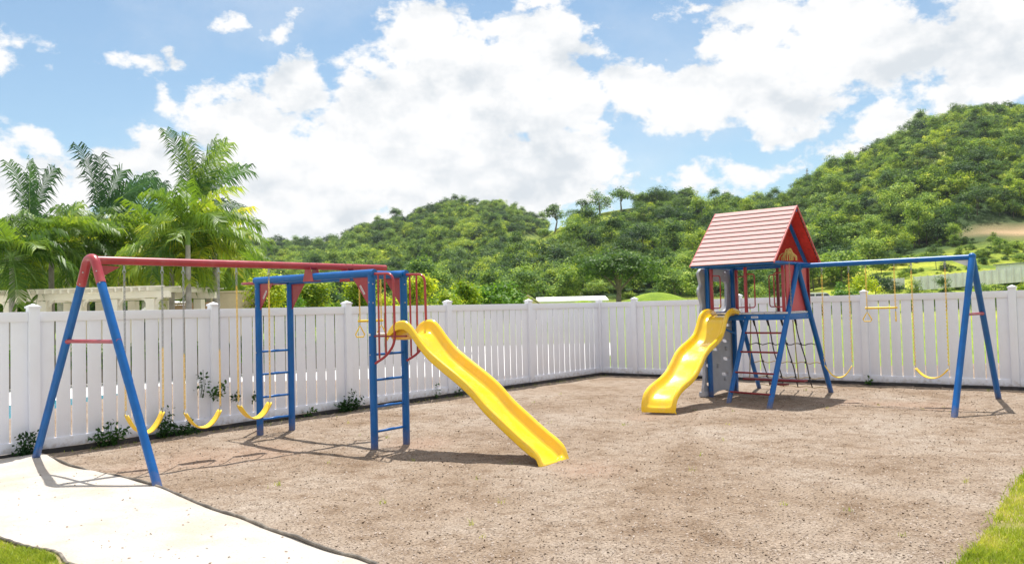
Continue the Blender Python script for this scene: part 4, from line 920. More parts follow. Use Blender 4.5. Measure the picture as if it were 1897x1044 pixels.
    # wavy slide
    top_s = P(a0-0.02, 1.17, 0); bot = np.array([2.33, 13.09, 0]); d = bot-top_s; Ls = np.linalg.norm(d); d /= Ls
    prof = [(2.46, 1.56), (2.36, 1.60), (2.18, 1.625), (2.02, 1.59), (1.90, 1.50), (1.80, 1.34), (1.66, 1.18), (1.42, 1.07), (1.22, 0.995), (1.05, 0.90), (0.88, 0.745), (0.70, 0.60), (0.50, 0.505), (0.30, 0.44), (0.14, 0.375), (0.03, 0.29), (-0.03, 0.16), (-0.04, 0.0)]
    rim = [(Ls-s, z) for s, z in prof]
    cr = np.array([-d[1], d[0], 0]); cr = cr if cr@e2 < 0 else -cr
    slide(root, top_s, d, rim, 0.235, cr, np.array([0.90, -0.40, 0]), wall=0.13, lip=0.03)
    bolts(root, [P(a0-0.03, k_, DK+0.015) for k_ in (0.05, 0.78)]+[P(a_, -0.025, DK+0.02) for a_ in (0.3, 0.5)])
    return P, e1, e2, top, E, sd_, f1, l3, a0, a1, K, DK
P_, e1, e2, ttop, tE, tsd, fb, l3, a0, a1, K_, DK = tower()
def rt_(t): p = ttop+tsd*t; p[2] = ZB-0.07; return p
swing(rt_(0.42), rt_(0.87), 0.60, 0.21, (2.2, 2.2), 'yellow strap swing hanging next to the play tower', 'yellow strap swings on the right play tower', 0.25)
swing(rt_(1.86), rt_(2.36), 0.585, 0.16, (2.2, 2.2), 'yellow strap swing hanging nearest the far right blue A legs', 'yellow strap swings on the right play tower', -0.03)
trapeze(rt_(1.15), rt_(1.60), 1.585, 'yellow trapeze bar with triangle rings hanging between the two swings of the right tower', 'yellow trapeze bars with rings', (-0.6, 1.1))
# black clamps over the blue beam for the hangers
# cargo net
def net():
    root = thing('cargo_net', 'knotted dark and tan rope climbing net slanting from the tower deck to the ground', 'climbing net', tuple((fb+l3)/2))
    T0 = P_(a1+0.02, K_-0.1, DK-0.06); T1 = P_(a1+0.02, 0.05, DK-0.06); B0 = l3+np.array([0, 0, 0.03]); B1 = fb+np.array([0, 0, 0.03])
    def pt(f, g):
        f2 = f; g_ = g; p = (T0*(1-f2)+T1*f2)*(1-g_)+(B0*(1-f2*0.98)+B1*f2*0.98)*g_; p = p+np.array([0, 0, -0.05*math.sin(g_*math.pi)]); return p
    for k, f in enumerate((0.19, 0.40, 0.61, 0.81)):
        b = MB(); b.tube([pt(f-0.04*g, g)+np.array([0.012*math.sin(9*g+k), 0, 0]) for g in np.linspace(0, 0.97, 14)], 0.0115, 7); r = b.build('net_rope', M['rope_dark'], root)
        c = MB(); c.tube([pt(f, 0)+[0, 0, 0.05], pt(f, 0), pt(f-0.002, 0.07)], [0.02, 0.024, 0.016], 8); c.build('rope_end', M['rope_dark'], r)
    for j, g in enumerate((0.30, 0.56, 0.80)):
        L = [pt(f, g)+np.array([0, 0, -0.035*math.sin((f*5+0.3)*math.pi)**2]) for f in np.linspace(0.0, 1.0, 22)]; b = MB(); b.tube(L, 0.0095, 7); r = b.build('net_rope', M['rope_dark' if j == 0 else 'rope_tan'], root)
        kn = MB()
        for f in (0.19, 0.40, 0.61, 0.81): kn.ball(pt(f-0.04*g, g)+[0, 0, -0.01], 0.024, 8)
        kn.build('knots', M['rope_dark'], r)
    b = MB()
    L = [pt(f, 0.965)+np.array([0.0, 0, 0.012*math.sin(f*30)]) for f in np.linspace(0.0, 0.98, 22)]; b.tube(L, 0.010, 6); b.build('net_rope', M['rope_tan'], root)
net()
def glider():
    root = thing('glider_swing', 'dark red plank glider hanging on tan ropes under the tower deck', 'glider seat', tuple(P_(0, 0.5, 0.28)))
    b = MB(); b.box(P_(0.0, 0.50, 0.315), (1.16, 0.17, 0.035), e2); b.build('seat_plank', M['darkred'], root, bevel=0.008)
    b = MB(); b.box(P_(0.0, 0.42, 0.24), (0.34, 0.15, 0.03), e2+e1*0.35); b.build('foot_plank', M['darkred'], root, bevel=0.006)
    for k, k2 in ((0.05, 0.12), (0.98, 0.92)):
        b = MB(); b.tube([P_(0, k2, DK-0.05), P_(0.0, k, 0.33)], 0.010, 6); b.build('rope', M['rope_tan'], root)
glider()
def coil():
    c = P_(-0.44, -0.035, 0); root = thing('coiled_rope', 'hank of yellow rope coiled over the blue tie beam under the roof gable', 'rope', (c[0], c[1], 2.42))
    b = MB()
    for i in range(10):
        w = 0.035+0.0095*i; h = 0.215-0.009*((i*7) % 11); xh = np.array([0.95, -0.25, 0]); xh = xh*math.cos(0.5*(i % 3-1))+e2*math.sin(0.5*(i % 3-1))
        b.tube([c+xh*(w*math.cos(t)*(1+0.12*math.sin(3*t+i))+0.012*math.sin(i*2.1))+e2*(-0.02+0.014*(i % 5))+np.array([0, 0, 2.44+h*math.sin(t)**0.8+0.0]) for t in np.linspace(0.02, math.pi-0.02, 16)], 0.0085, 6)
    b.build('rope_loops', M['rope_yellow'], root)
    b = MB(); chain(b, c+np.array([0, 0, 2.42]), c+np.array([0.01, 0, 1.62]), r=0.004, w=0.009, link=0.04); b.build('hanging_end', M['rope_tan'], root, fix=False)
coil()

# ------------------------------------------------------------------ weeds through the fence
def weed(u, v, hpx, wpx, seed, label, wall=(FA, FB), dense=1.0):
    rng = np.random.RandomState(seed); A, B = wall; d = (B-A)/np.linalg.norm(B-A); n = np.array([d[1], -d[0], 0]); n = n if n[1] < 0 else -n
    dr = ray(u, v); o_ = np.array([0, 0, EYE]); t = ((A+n*0.05-o_)@n)/(dr@n); base = o_+dr*t; y = base[1]; h = hpx*y/FPX; w = wpx*y/FPX
    ground = base[2] < 0.25; root_z = 0.0 if ground else base[2]
    root = thing('weed_plant', label, 'weed', (base[0]+n[0]*0.03, base[1]+n[1]*0.03, root_z), 'weeds growing along the left fence' if A is FA else None)
    b = MB(); Ps = []; Ns = []; k = max(3, int(5*dense))
    start = base+n*0.035; start[2] = root_z
    for i in range(k):
        f = (i+0.5)/k-0.5; tip = start+d*w*f*1.0+n*(0.03+0.12*rng.rand())+np.array([0, 0, h*(0.55+0.5*rng.rand())*(1-0.9*abs(f))]); m1 = (start+tip)/2+d*w*f*0.25+n*0.03
        path = smoothpath([start+d*f*0.05, m1, tip], 6); b.tube(path, 0.0035, 5)
        nl = int(14*dense)+6
        for j in range(nl):
            q = path[min(len(path)-1, int((0.15+0.85*rng.rand())*len(path)))]; Ps.append(q+rng.normal(size=3)*np.array([0.035, 0.03, 0.03])*(0.7+h)); nn = rng.normal(size=3)+np.array([0, 0, 0.7])+n*0.5; Ns.append(nn/np.linalg.norm(nn))
    b.build('stem', M['weed'], root); V, F = leaf_quads(np.array(Ps), np.array(Ns), 0.055+0.02*min(1, h), rng, 0.5); tone = np.repeat(rng.rand(len(Ps))*0.8-0.2, 4)
    mesh_np('leaves', V, F, M['weed'], root, attrs={'tone': tone})
for i, (u_, v_, h_, w_, l_, dn) in enumerate([
        (44, 838, 58, 44, 'dark green weed at the fence foot left of the left play set leg', 1.4), (195, 812, 46, 66, 'bushy green weed against the fence between the two blue A legs', 1.7),
        (300, 790, 56, 34, 'green weed behind the nearest yellow swing', 1.4), (335, 780, 36, 40, 'low green weed between the first and second yellow swings', 1.2),
        (396, 738, 38, 24, 'small green sprig in a fence gap above the middle swing seat', 0.9), (370, 735, 62, 8, 'thin green vine rising up a gap of the fence behind the middle swing', 0.4),
        (430, 742, 20, 14, 'tiny green tuft between the second and third swings', 0.4), (468, 742, 22, 12, 'tiny green tuft by the thin red pole', 0.4),
        (568, 774, 22, 18, 'low green tuft right of the first blue ladder', 0.7), (640, 764, 40, 60, 'spreading green weed at the fence foot between the blue ladders', 1.8),
        (803, 728, 30, 6, 'slender vine in a fence gap just right of the second blue ladder', 0.3), (845, 724, 28, 20, 'dark sprig in the fence gap under the long yellow slide', 0.6)]):
    weed(u_, v_, h_, w_, 100+i, l_, (FA, FB), dn)
weed(1612, 706, 22, 10, 140, 'thin green shoot at the foot of the right fence below the trapeze bar', (FB, FC), 0.35)

# ------------------------------------------------------------------ grass corners, chips and litter on the ground
def blades(name, pts, hgt, wid, seed, label, zf):
    rng = np.random.RandomState(seed); P = np.array(pts); n = len(P); a = rng.rand(n)*6.28; h = hgt*(0.4+0.9*rng.rand(n)); lean = rng.normal(size=(n, 2))*0.5
    b = np.stack([np.cos(a), np.sin(a), 0*a], 1)*wid*0.5; z = zf(P[:, 0], P[:, 1]); B = np.stack([P[:, 0], P[:, 1], z-0.005], 1)
    mid = B+np.stack([lean[:, 0]*h*0.35, lean[:, 1]*h*0.35, h*0.6], 1); tip = B+np.stack([lean[:, 0]*h, lean[:, 1]*h, h*0.95], 1)
    V = np.stack([B-b, B+b, mid+b*0.8, mid-b*0.8, tip], 1).reshape(-1, 3); k = np.arange(n)[:, None]*5
    F = np.concatenate([k+np.array([[0, 1, 2]]), k+np.array([[0, 2, 3]]), k+np.array([[3, 2, 4]])]).reshape(-1, 3)
    patch = fbm(P[:, 0]*2.3+4, P[:, 1]*2.3, 3)*1.6+rng.normal(size=n)*0.22+0.1
    return tag(mesh_np(name, V, F, M['grassblade'], attrs={'tone': np.repeat(patch, 5)}), label, 'grass', kind='stuff')
def loft_pts(A, B, n, rng, lim=1.0, power=1.0):
    A = np.array(A); B = np.array(B); i = rng.rand(n)*(len(A)-1.001); k = i.astype(int); f = (i-k)[:, None]; t = (rng.rand(n)**power*lim)[:, None]
    a = A[k]*(1-f)+A[k+1]*f; b = B[k]*(1-f)+B[k+1]*f; return a*(1-t)+b*t
rg = np.random.RandomState(8)
pr = loft_pts(RG, rfar, 90000, rg, 0.45, 1.2); thin = fbm(pr[:, 0]*2.3+4, pr[:, 1]*2.3, 3)+0.35*rg.randn(len(pr)); pr = pr[(thin < 0.06)]
bp_ = at(1845, 985); pr = pr[np.hypot((pr[:, 0]-bp_[0])/0.20, (pr[:, 1]-bp_[1])/0.10)+0.3*rg.randn(len(pr)) > 1]; edge_in = rg.rand(len(pr)); pr[:, 0] -= 0.10*(rg.rand(len(pr)) < 0.08)*rg.rand(len(pr))
blades('grass', pr, 0.055, 0.006, 9, 'sparse bright green lawn grass at the lower right corner', lambda x, y: 0.03+0.03*(fbm(x*3, y*3, 3)+0.3))
LG2 = [p+np.array([-0.02, -0.045, 0]) for p in LG]; pl_ = loft_pts(LG2, lfar, 60000, rg, 0.5, 1.2)
blades('grass', pl_, 0.04, 0.005, 10, 'bright green lawn grass at the lower left corner', lambda x, y: 0.065+0.02*fbm(x*3, y*3, 3))
def sprouts():
    r_ = np.random.RandomState(55); P = []
    for k in range(46):
        y_ = 5.5+11*r_.rand(); x_ = (r_.rand()*1.15-0.45)*y_; m_ = r_.randint(3, 12)
        P += [(x_+0.02*r_.randn(), y_+0.02*r_.randn(), 0) for _ in range(m_)]
    d = (FB-FA)/np.linalg.norm(FB-FA); P += [tuple(FA+(FB-FA)*t+np.array([d[1], -d[0], 0])*(0.12+0.3*abs(r_.randn()*0.5))) for t in r_.rand(420)]
    P = [p for p in P if ((p[0]-FA[0])*d[1]-(p[1]-FA[1])*d[0]) > 0.1]
    blades('sprouts', P, 0.05, 0.006, 56, 'tiny green sprouts and dry straws scattered over the mulch and along the fence foot', play_z)
sprouts()
def chips():
    rng = np.random.RandomState(21); n = 120000; y = 5.0+(16-5.0)*rng.rand(n)**1.6; x = (rng.rand(n)*1.5-0.75)*y*0.95
    # keep those on the mulch: right of the sand edging
    ex = np.array([p[0] for p in E1s[12:]]); ey = np.array([p[1] for p in E1s[12:]]); o = np.argsort(ey); lim = np.interp(y, ey[o], ex[o]); k = x > lim+0.06
    rx = np.array([p[0] for p in RG]); ry = np.array([p[1] for p in RG]); o = np.argsort(ry); k &= x < np.interp(y, ry[o], rx[o], right=99)+0.05
    d = (FB-FA)/np.linalg.norm(FB-FA); k &= ((x-FA[0])*d[1]-(y-FA[1])*d[0]) > 0.1
    x, y = x[k], y[k]; n = len(x); s = (0.004+0.010*rng.rand(n)**3)*(0.8+0.04*y); asp = 0.25+0.6*rng.rand(n); a = rng.rand(n)*6.28
    t = np.stack([np.cos(a), np.sin(a), 0.35*rng.randn(n)], 1); b_ = np.stack([-np.sin(a), np.cos(a), 0.35*rng.randn(n)], 1); P = np.stack([x, y, play_z(x, y)+0.004], 1)
    V = np.stack([P-t*s[:, None], P+b_*(s*asp)[:, None], P+t*s[:, None], P-b_*(s*asp)[:, None]], 1).reshape(-1, 3)
    tag(mesh_np('wood_chips', V, np.arange(4*n).reshape(n, 4), M['chip'], attrs={'tone': np.repeat(rng.rand(n), 4)}), 'loose pale and dark wood chips strewn over the mulch', 'wood chips', kind='stuff')
def chip_mat():
    m = bpy.data.materials.new('wood chip'); m.use_nodes = True; N = m.node_tree.nodes; L = m.node_tree.links; a = N.new('ShaderNodeAttribute'); a.attribute_name = 'tone'
    cr = N.new('ShaderNodeValToRGB'); L.new(a.outputs['Fac'], cr.inputs[0]); e = cr.color_ramp.elements; e[0].color = (0.22, 0.16, 0.12, 1); e[1].color = (0.42, 0.35, 0.30, 1)
    q = e.new(0.45); q.color = (0.30, 0.23, 0.18, 1); L.new(cr.outputs[0], N['Principled BSDF'].inputs['Base Color']); N['Principled BSDF'].inputs['Roughness'].default_value = 0.9; return m
M['chip'] = chip_mat(); chips()
def litter():
    rng = np.random.RandomState(31); pts = loft_pts(E1s[20:], sandfar[20:], 1500, rng, 0.6, 1.0); n = len(pts); s = 0.005+0.016*rng.rand(n)**3; a = rng.rand(n)*6.28
    z = sand_z(pts[:, 0], pts[:, 1])+0.004; P = np.stack([pts[:, 0], pts[:, 1], z], 1); t = np.stack([np.cos(a), np.sin(a), 0.3*rng.randn(n)], 1); b_ = np.stack([-np.sin(a), np.cos(a), 0.3*rng.randn(n)+0.3], 1)
    V = np.stack([P-t*s[:, None], P+b_*(s*0.5)[:, None], P+t*s[:, None], P-b_*(s*0.5)[:, None]], 1).reshape(-1, 3)
    tag(mesh_np('sand_litter', V, np.arange(4*n).reshape(n, 4), M['chip'], attrs={'tone': np.repeat(rng.rand(n)*0.6, 4)}), 'tiny twigs and crumbs scattered over the white sand', 'litter', kind='stuff')
litter()

# ------------------------------------------------------------------ palms
def palm(name, base, h, nfr, flen, seed, label, group, kind='fan', lean=(0, 0), matl='palm', trunk_r=0.12, wind=0.0, upb=0.0, shaft=True, leaflet=0.5, fronds=None):
    rng = np.random.RandomState(seed); root = thing(name, label, 'palm tree', tuple(base), group); base = np.array(base, float)
    top = base+np.array([lean[0], lean[1], h]); b = MB()
    P = [base+(top-base)*t+np.array([lean[0]*0.3*math.sin(t*3), 0, 0]) for t in np.linspace(0, 1, 14)]; P[-1] = top
    b.tube(P, [trunk_r*(1.25-0.45*t+0.03*math.sin(t*60)) for t in np.linspace(0, 1, 14)], 10); b.build('trunk', M['palmbark'], root)
    if shaft:
        b = MB(); b.tube([top-[0, 0, 0.05], top+[0, 0, 0.25*flen*0.6], top+[0, 0, 0.5*flen*0.6]], [trunk_r*0.85, trunk_r*0.8, trunk_r*0.35], 10); b.build('crownshaft', M['crownshaft'], root)
    st = top+np.array([0, 0, 0.30*flen*0.5 if shaft else 0]); VV = []; TT = []; R = MB()
    if fronds: nfr = len(fronds)
    for f in range(nfr):
        az = f*2.399+rng.rand()*0.5; el = math.radians(rng.uniform(82, 35) if f < nfr*0.35 else rng.uniform(50, -35)); el = min(el+upb, 1.5); L = flen*rng.uniform(0.8, 1.1)
        d = np.array([math.cos(az), math.sin(az), 0]); pts = []; p = st.copy(); n = 14; e = el; droop = rng.uniform(0.9, 1.5)/n*(1.0-upb*0.3)
        if fronds: fx, fy, fz, L = fronds[f]; e = math.atan2(fz, math.hypot(fx, fy)); q_ = math.hypot(fx, fy); d = np.array([fx/q_, fy/q_, 0]); droop = (0.42 if fz > 0.9 else 0.85)/n; el = e
        for i in range(n+1):
            pts.append(p.copy()); w = np.array([wind*0.9, 0, 0])*(i/n); dd = d*math.cos(e)+np.array([0, 0, math.sin(e)])+w; dd /= np.linalg.norm(dd); p = p+dd*L/n; e -= droop*(0.5+1.3*i/n)
        R.tube(pts, [0.022*(1-0.8*i/n) for i in range(n+1)], 5); tone = rng.normal()*0.34+0.2*(el > 0.7)
        roll = rng.uniform(-0.4, 0.4) if matl == 'palm' else rng.uniform(0.5, 1.2)
        nl = int((19 if matl == 'palm' else 17)*L/2)+15; lw = 0.023 if matl == 'palm' else 0.030
        for i in range(nl):
            t = 0.13+0.87*i/(nl-1); k = min(n-1, int(t*n)); fr = t*n-k; q = pts[k]*(1-fr)+pts[k+1]*fr; tan = pts[k+1]-pts[k]; tan /= np.linalg.norm(tan)
            side = np.cross(tan, [0, 0, 1]); side /= np.linalg.norm(side)+1e-9; up = np.cross(side, tan); side = side*math.cos(roll)+up*math.sin(roll); up = np.cross(side, tan); ll = leaflet*(0.45+0.75*math.sin((0.12+0.80*t)*math.pi)**0.6)*rng.uniform(0.7, 1.25)
            for sg in (-1, 1):
                dv = side*sg*0.8+tan*(0.55+0.3*t)+up*(0.28*rng.rand()-0.0)+np.array([wind*0.5+(0.45*rng.rand() if matl == 'royal' else 0), 0, 0]); dv /= np.linalg.norm(dv); m1 = q+dv*ll*0.5; dn = dv+np.array([0.12*rng.randn(), 0.12*rng.randn(), -0.9-0.9*rng.rand()]); dn /= np.linalg.norm(dn); tip = m1+dn*ll*0.5
                wv = tan*lw*(1+0.3*rng.rand()); VV.append([q-wv*0.6, q+wv*0.6, m1+wv, m1-wv, tip]); TT.append(tone+rng.normal()*0.22)
    R.build('frond_ribs', M['crownshaft'], root); V = np.array(VV).reshape(-1, 3); n = len(VV); k = np.arange(n)[:, None]*5
    F = np.concatenate([k+np.array([[0, 1, 2]]), k+np.array([[0, 2, 3]]), k+np.array([[3, 2, 4]])]).reshape(-1, 3)
    mesh_np('crown', V, F, M[matl], root, attrs={'tone': np.repeat(TT, 5)})
    return root
def palm_at(name, u, v, y, flen, nfr, seed, label, group, **kw):
    c = aty(u, v, y); h = c[2]-0.0; return palm(name, (c[0], y, -0.05), h, nfr, flen, seed, label, group, **kw)
GR = 'tall royal palms on the left'; GA = 'leafy shorter palms behind the pergola'
palm_at('royal_palm', 358, 398, 40, 3.3, 15, 1, 'tallest royal palm with wind blown upright fronds above the red swing beam', GR, matl='royal', trunk_r=0.2, leaflet=0.85,
        fronds=[(-0.16, 0, 1, 4.0), (-0.10, 0.15, 1, 3.7), (-0.02, -0.1, 1, 3.4), (0.12, 0.1, 1, 3.6), (0.22, 0.1, 1, 3.5), (0.42, -0.1, 1, 3.6), (0.30, 0.3, 0.9, 3.2), (0.55, 0.1, 0.8, 3.3), (-0.9, 0.3, 0.25, 2.0), (0.95, 0.2, 0.2, 2.6), (0.9, -0.4, 0.05, 2.4), (-0.8, -0.4, 0.1, 1.7)])
palm_at('royal_palm', 188, 428, 38, 3.2, 13, 2, 'royal palm with one upright frond and dark ragged fronds blown to the right', GR, matl='royal', trunk_r=0.2, leaflet=0.8,
        fronds=[(-0.12, 0, 1, 3.8), (-0.06, 0.1, 1, 3.4), (0.22, 0, 1, 2.6), (0.45, 0.1, 0.9, 3.3), (0.6, -0.1, 0.8, 3.4), (0.5, 0.2, 0.9, 3.0), (0.9, 0.1, 0.3, 2.4), (-0.8, 0.2, 0.1, 1.4)])
palm_at('royal_palm', 55, 432, 40, 3.0, 10, 3, 'slim royal palm at the far left with one upright frond cluster', GR, matl='royal', trunk_r=0.18, leaflet=0.8,
        fronds=[(-0.15, 0, 1, 3.3), (-0.05, 0.1, 1, 3.1), (0.06, -0.1, 1, 3.2), (0.16, 0.1, 1, 3.1), (0.8, 0.1, 0.3, 1.4)])
palm_at('royal_palm', 268, 418, 46, 3.0, 12, 4, 'distant dark royal palm half hidden between the two tall ones', GR, matl='royal', trunk_r=0.18, leaflet=0.6,
        fronds=[(0.2, 0, 0.9, 2.4), (0.6, 0.1, 0.6, 2.6), (-0.5, 0.1, 0.6, 2.4), (0.9, -0.1, 0.3, 2.6), (-0.8, 0, 0.2, 2.3), (0.4, 0.5, 0.5, 2.2), (-0.2, 0.3, 0.8, 2.3)])
palm_at('royal_palm', 112, 440, 46, 2.8, 10, 5, 'low dark royal palm right of the slim leftmost one', GR, matl='royal', trunk_r=0.18, leaflet=0.6,
        fronds=[(0.3, 0, 0.9, 2.0), (0.7, 0.1, 0.6, 2.2), (-0.6, 0.1, 0.6, 2.2), (0.9, -0.1, 0.2, 2.2), (-0.8, 0, 0.2, 2.0), (0.0, 0.3, 0.8, 1.9)])
for i, (u_, v_, y_, fl_, l_) in enumerate([
        (348, 448, 25, 1.9, 'largest yellow green palm, its drooping fronds above the two middle swings'), (398, 462, 27, 1.5, 'yellow green palm at the right edge of the palm group, by the beige wall'),
        (282, 462, 29, 1.7, 'green palm between the red leg elbow and the largest palm'), (95, 462, 26, 1.8, 'green palm with drooping fronds over the left part of the pergola'),
        (160, 462, 28, 1.8, 'green palm directly behind the red leg elbow'), (22, 490, 24, 1.6, 'green palm at the left edge of the picture'), (222, 468, 30, 1.8, 'green palm over the right end of the pergola'),
        (318, 492, 26, 1.7, 'low palm with hanging fronds beside the pergola end'), (125, 490, 31, 1.9, 'shaded low palm behind the pergola, left of the leg elbow'), (55, 505, 30, 1.7, 'shaded low palm at far left behind the pergola'),
        (245, 500, 31, 1.9, 'shaded low palm behind the pergola, right of the leg elbow'), (385, 492, 31, 1.8, 'low palm left of the beige wall, behind the chains of the middle swing'), (432, 500, 33, 1.2, 'small palm above the beige wall'),
        (190, 505, 33, 1.9, 'lowest palm behind the pergola, under the tall ragged royal palm')]):
    palm_at('garden_palm', u_, v_, y_, fl_*1.08, 21, 20+i, l_, GA, matl='palm', trunk_r=0.09, wind=0.1, upb=0.0, leaflet=0.68)

# ------------------------------------------------------------------ trees and shrubs beyond the fence
def tree(name, base, h, r, k, n, size, kind, seed, label, cat, group, matl, trunk_r=0.12, crown_z=None):
    rng = np.random.RandomState(seed); base = np.array(base, float); root = thing(name, label, cat, tuple(base), group)
    lobes = rand_lobes(rng, h, r, k, kind); V, F, tone = crown_arrays(rng, lobes, n, size, 0.5); mesh_np('crown', V+base, F, M[matl], root, attrs={'tone': tone})
    b = MB(); fork = base+np.array([0.1*r*rng.randn(), 0, h*0.38]); b.tube([base+[0, 0, -0.2], (base+fork)/2, fork], [trunk_r*1.3, trunk_r, trunk_r*0.85], 9)
    for i in range(min(7, k)):
        c = base+np.array(lobes[i][:3]); b.tube(smoothpath([fork-[0, 0, 0.05], (fork+c)/2+np.array([0, 0, 0.08*h]), c], 4), [trunk_r*0.55*(1-0.75*q/8) for q in range(9)], 6)
    b.build('trunk', M['bark'], root); return root
def tree_at(name, u, vb, vt, y, wpx, k, n, size, kind, seed, label, cat, group, matl, z0=None, **kw):
    t = aty(u, vt, y); g = float(terrain(t[0], y)) if z0 is None else z0; h = (t[2]-g); r = wpx/2*y/FPX; return tree(name, (t[0], y, g), h, r, k, n, size, kind, seed, label, cat, group, matl, **kw)
tree_at('rain_tree', 1142, 0, 470, 112, 172, 44, 15000, 0.36, 'umbrella', 61, 'broad dark green spreading tree beside the green mound, behind the corner of the fence', 'tree', None, 'darkbush', trunk_r=0.38)
tree_at('spreading_tree', 912, 0, 526, 42, 112, 24, 5200, 0.20, 'umbrella', 62, 'low wide bright green tree just over the fence right of the long slide top', 'tree', None, 'bush', z0=0, trunk_r=0.1)
GS = 'yellow green shrubs behind the left fence'
lab = ['yellow green shrub seen between the swing chains and first ladder', 'dark green shrub seen through the first blue ladder', 'yellow green shrub above the fence between the ladders, left one',
       'bright shrub above the fence midway between the two blue ladders', 'yellow green shrub just left of the hanging trapeze', 'yellow shrub seen through the top of the second ladder',
       'yellow green shrub seen through the farther hand rail', 'tall yellow shrub just right of the farther hand rail', 'yellow green shrub left of the low spreading tree']
for i, (u_, v_, w_, mt) in enumerate([(492, 510, 80, 'bamboo'), (532, 500, 80, 'bush'), (580, 516, 80, 'bamboo'), (622, 526, 76, 'bamboo'), (664, 518, 80, 'bamboo'), (714, 516, 80, 'bamboo'), (768, 514, 76, 'bamboo'), (822, 500, 84, 'bamboo'), (862, 526, 60, 'bamboo')]):
    tree_at('shrub', u_, 0, v_, 30+2*(i % 3), w_, 22, 5200, 0.13, 'round' if i % 2 else 'tall', 70+i, lab[i], 'shrub', GS, mt, z0=0, trunk_r=0.04)
for i, (u_, v_, w_) in enumerate([(20, 470, 110), (105, 478, 120), (195, 482, 120), (290, 476, 130), (390, 486, 120), (450, 500, 80)]):
    tree_at('leafy_tree', u_, 0, v_, 50, w_, 22, 4200, 0.26, 'round', 300+i, ['dense green tree at the far left behind the palms', 'dense green tree behind the left part of the pergola', 'dense green tree behind the red leg elbow', 'dense green tree behind the first yellow swing chains', 'dense green tree behind the middle swing chains, above the garden wall', 'small dense tree where the palms end'][i], 'tree', 'trees filling in behind the palms', 'darkbush', z0=0, trunk_r=0.15)
def hedge():
    rng = np.random.RandomState(77); a = np.array([-19, 16.5, 0]); c = np.array([-3.5, 27.5, 0]); root = thing('hedge', 'dark clipped hedge beyond the pool, glimpsed through the gaps of the left fence', 'hedge', tuple((a+c)/2))
    lobes = [tuple(a+(c-a)*t+np.array([0.1*rng.randn(), 0.1*rng.randn(), 0.55]))+(0.5, 0.45, 0.55) for t in np.linspace(0, 1, 48)]
    V, F, tone = crown_arrays(rng, lobes, 14000, 0.12, 0.6, shell=0.3); mesh_np('leaves', V, F, M['darkbush'], root, attrs={'tone': tone})
    b = MB(); d = (c-a)/np.linalg.norm(c-a); b.box((a+c)/2+np.array([0, 0, 0.4]), (np.linalg.norm(c-a), 0.4, 0.8), d); b.build('branches', M['bark'], root)
hedge()
# fence-side plants on the right
tree_at('shrub', 1893, 0, 500, 62, 30, 10, 2200, 0.22, 'round', 85, 'yellow green shrub cut by the right edge of the picture', 'shrub', None, 'bamboo', z0=0.3, trunk_r=0.05)
tree_at('sapling', 1600, 0, 505, 66, 52, 12, 1500, 0.20, 'umbrella', 86, 'thin tree with open crown behind the trapeze of the right swings', 'tree', None, 'bamboo', z0=0.0, trunk_r=0.07)
tree_at('sapling', 1560, 0, 500, 74, 60, 14, 2200, 0.24, 'round', 87, 'green sapling between the parked car and the thin tree', 'tree', None, 'bush', z0=0.0, trunk_r=0.07)
# trees along the forest's near edge and on the skylines, one by one
edge = [('forest edge tree standing left of the low spreading tree', 600, 500, 95, 70), ('forest edge tree above the middle of the left fence', 690, 495, 100, 80), ('forest edge tree behind the second ladder', 780, 492, 98, 90),
        ('forest edge tree above the long slide top', 850, 488, 105, 90), ('forest edge tree left of the white roof', 965, 500, 108, 90), ('forest edge tree behind the white roof', 1040, 505, 112, 80),
        ('forest edge tree left of the play tower roof', 1250, 478, 122, 100), ('dark forest edge tree behind the tower slide', 1300, 500, 112, 80), ('forest edge tree seen below the tower roof', 1385, 500, 108, 110),
        ('forest edge tree seen through the tower uprights', 1440, 505, 112, 90), ('forest edge tree right of the tower roof', 1540, 470, 125, 100), ('dark forest edge tree above the blue swing beam', 1610, 455, 145, 90)]
for i, (l_, u_, v_, y_, w_) in enumerate(edge):
    tree_at('forest_tree', u_, 0, v_, y_, w_, 18, 4200, 0.34, ('round', 'umbrella', 'tall')[i % 3], 200+i, l_, 'tree', 'single trees along the near edge of the forest', 'forest', trunk_r=0.2)
sky_t = [('lone tree on the skyline right of the far hill, leftmost', 1027, 380, 262, 36), ('round skyline tree left of the big skyline clump', 1078, 358, 262, 34), ('largest tree of the skyline clump on the middle hill', 1110, 342, 262, 62),
         ('flat topped skyline tree right of the largest', 1150, 350, 262, 56), ('skyline tree with open crown above the dark spreading tree', 1205, 341, 262, 44), ('small pointed skyline tree left of the roof ridge', 1250, 340, 262, 30), ('domed skyline tree nearest the pink roof', 1268, 346, 262, 34)]
for i, (l_, u_, v_, y_, w_) in enumerate(sky_t):
    tree_at('skyline_tree', u_, 0, v_, y_, w_, 12, 1700, 0.55, ('umbrella', 'round', 'round')[i % 3], 230+i, l_, 'tree', 'trees standing up on the middle hill skyline', 'forest', trunk_r=0.25)

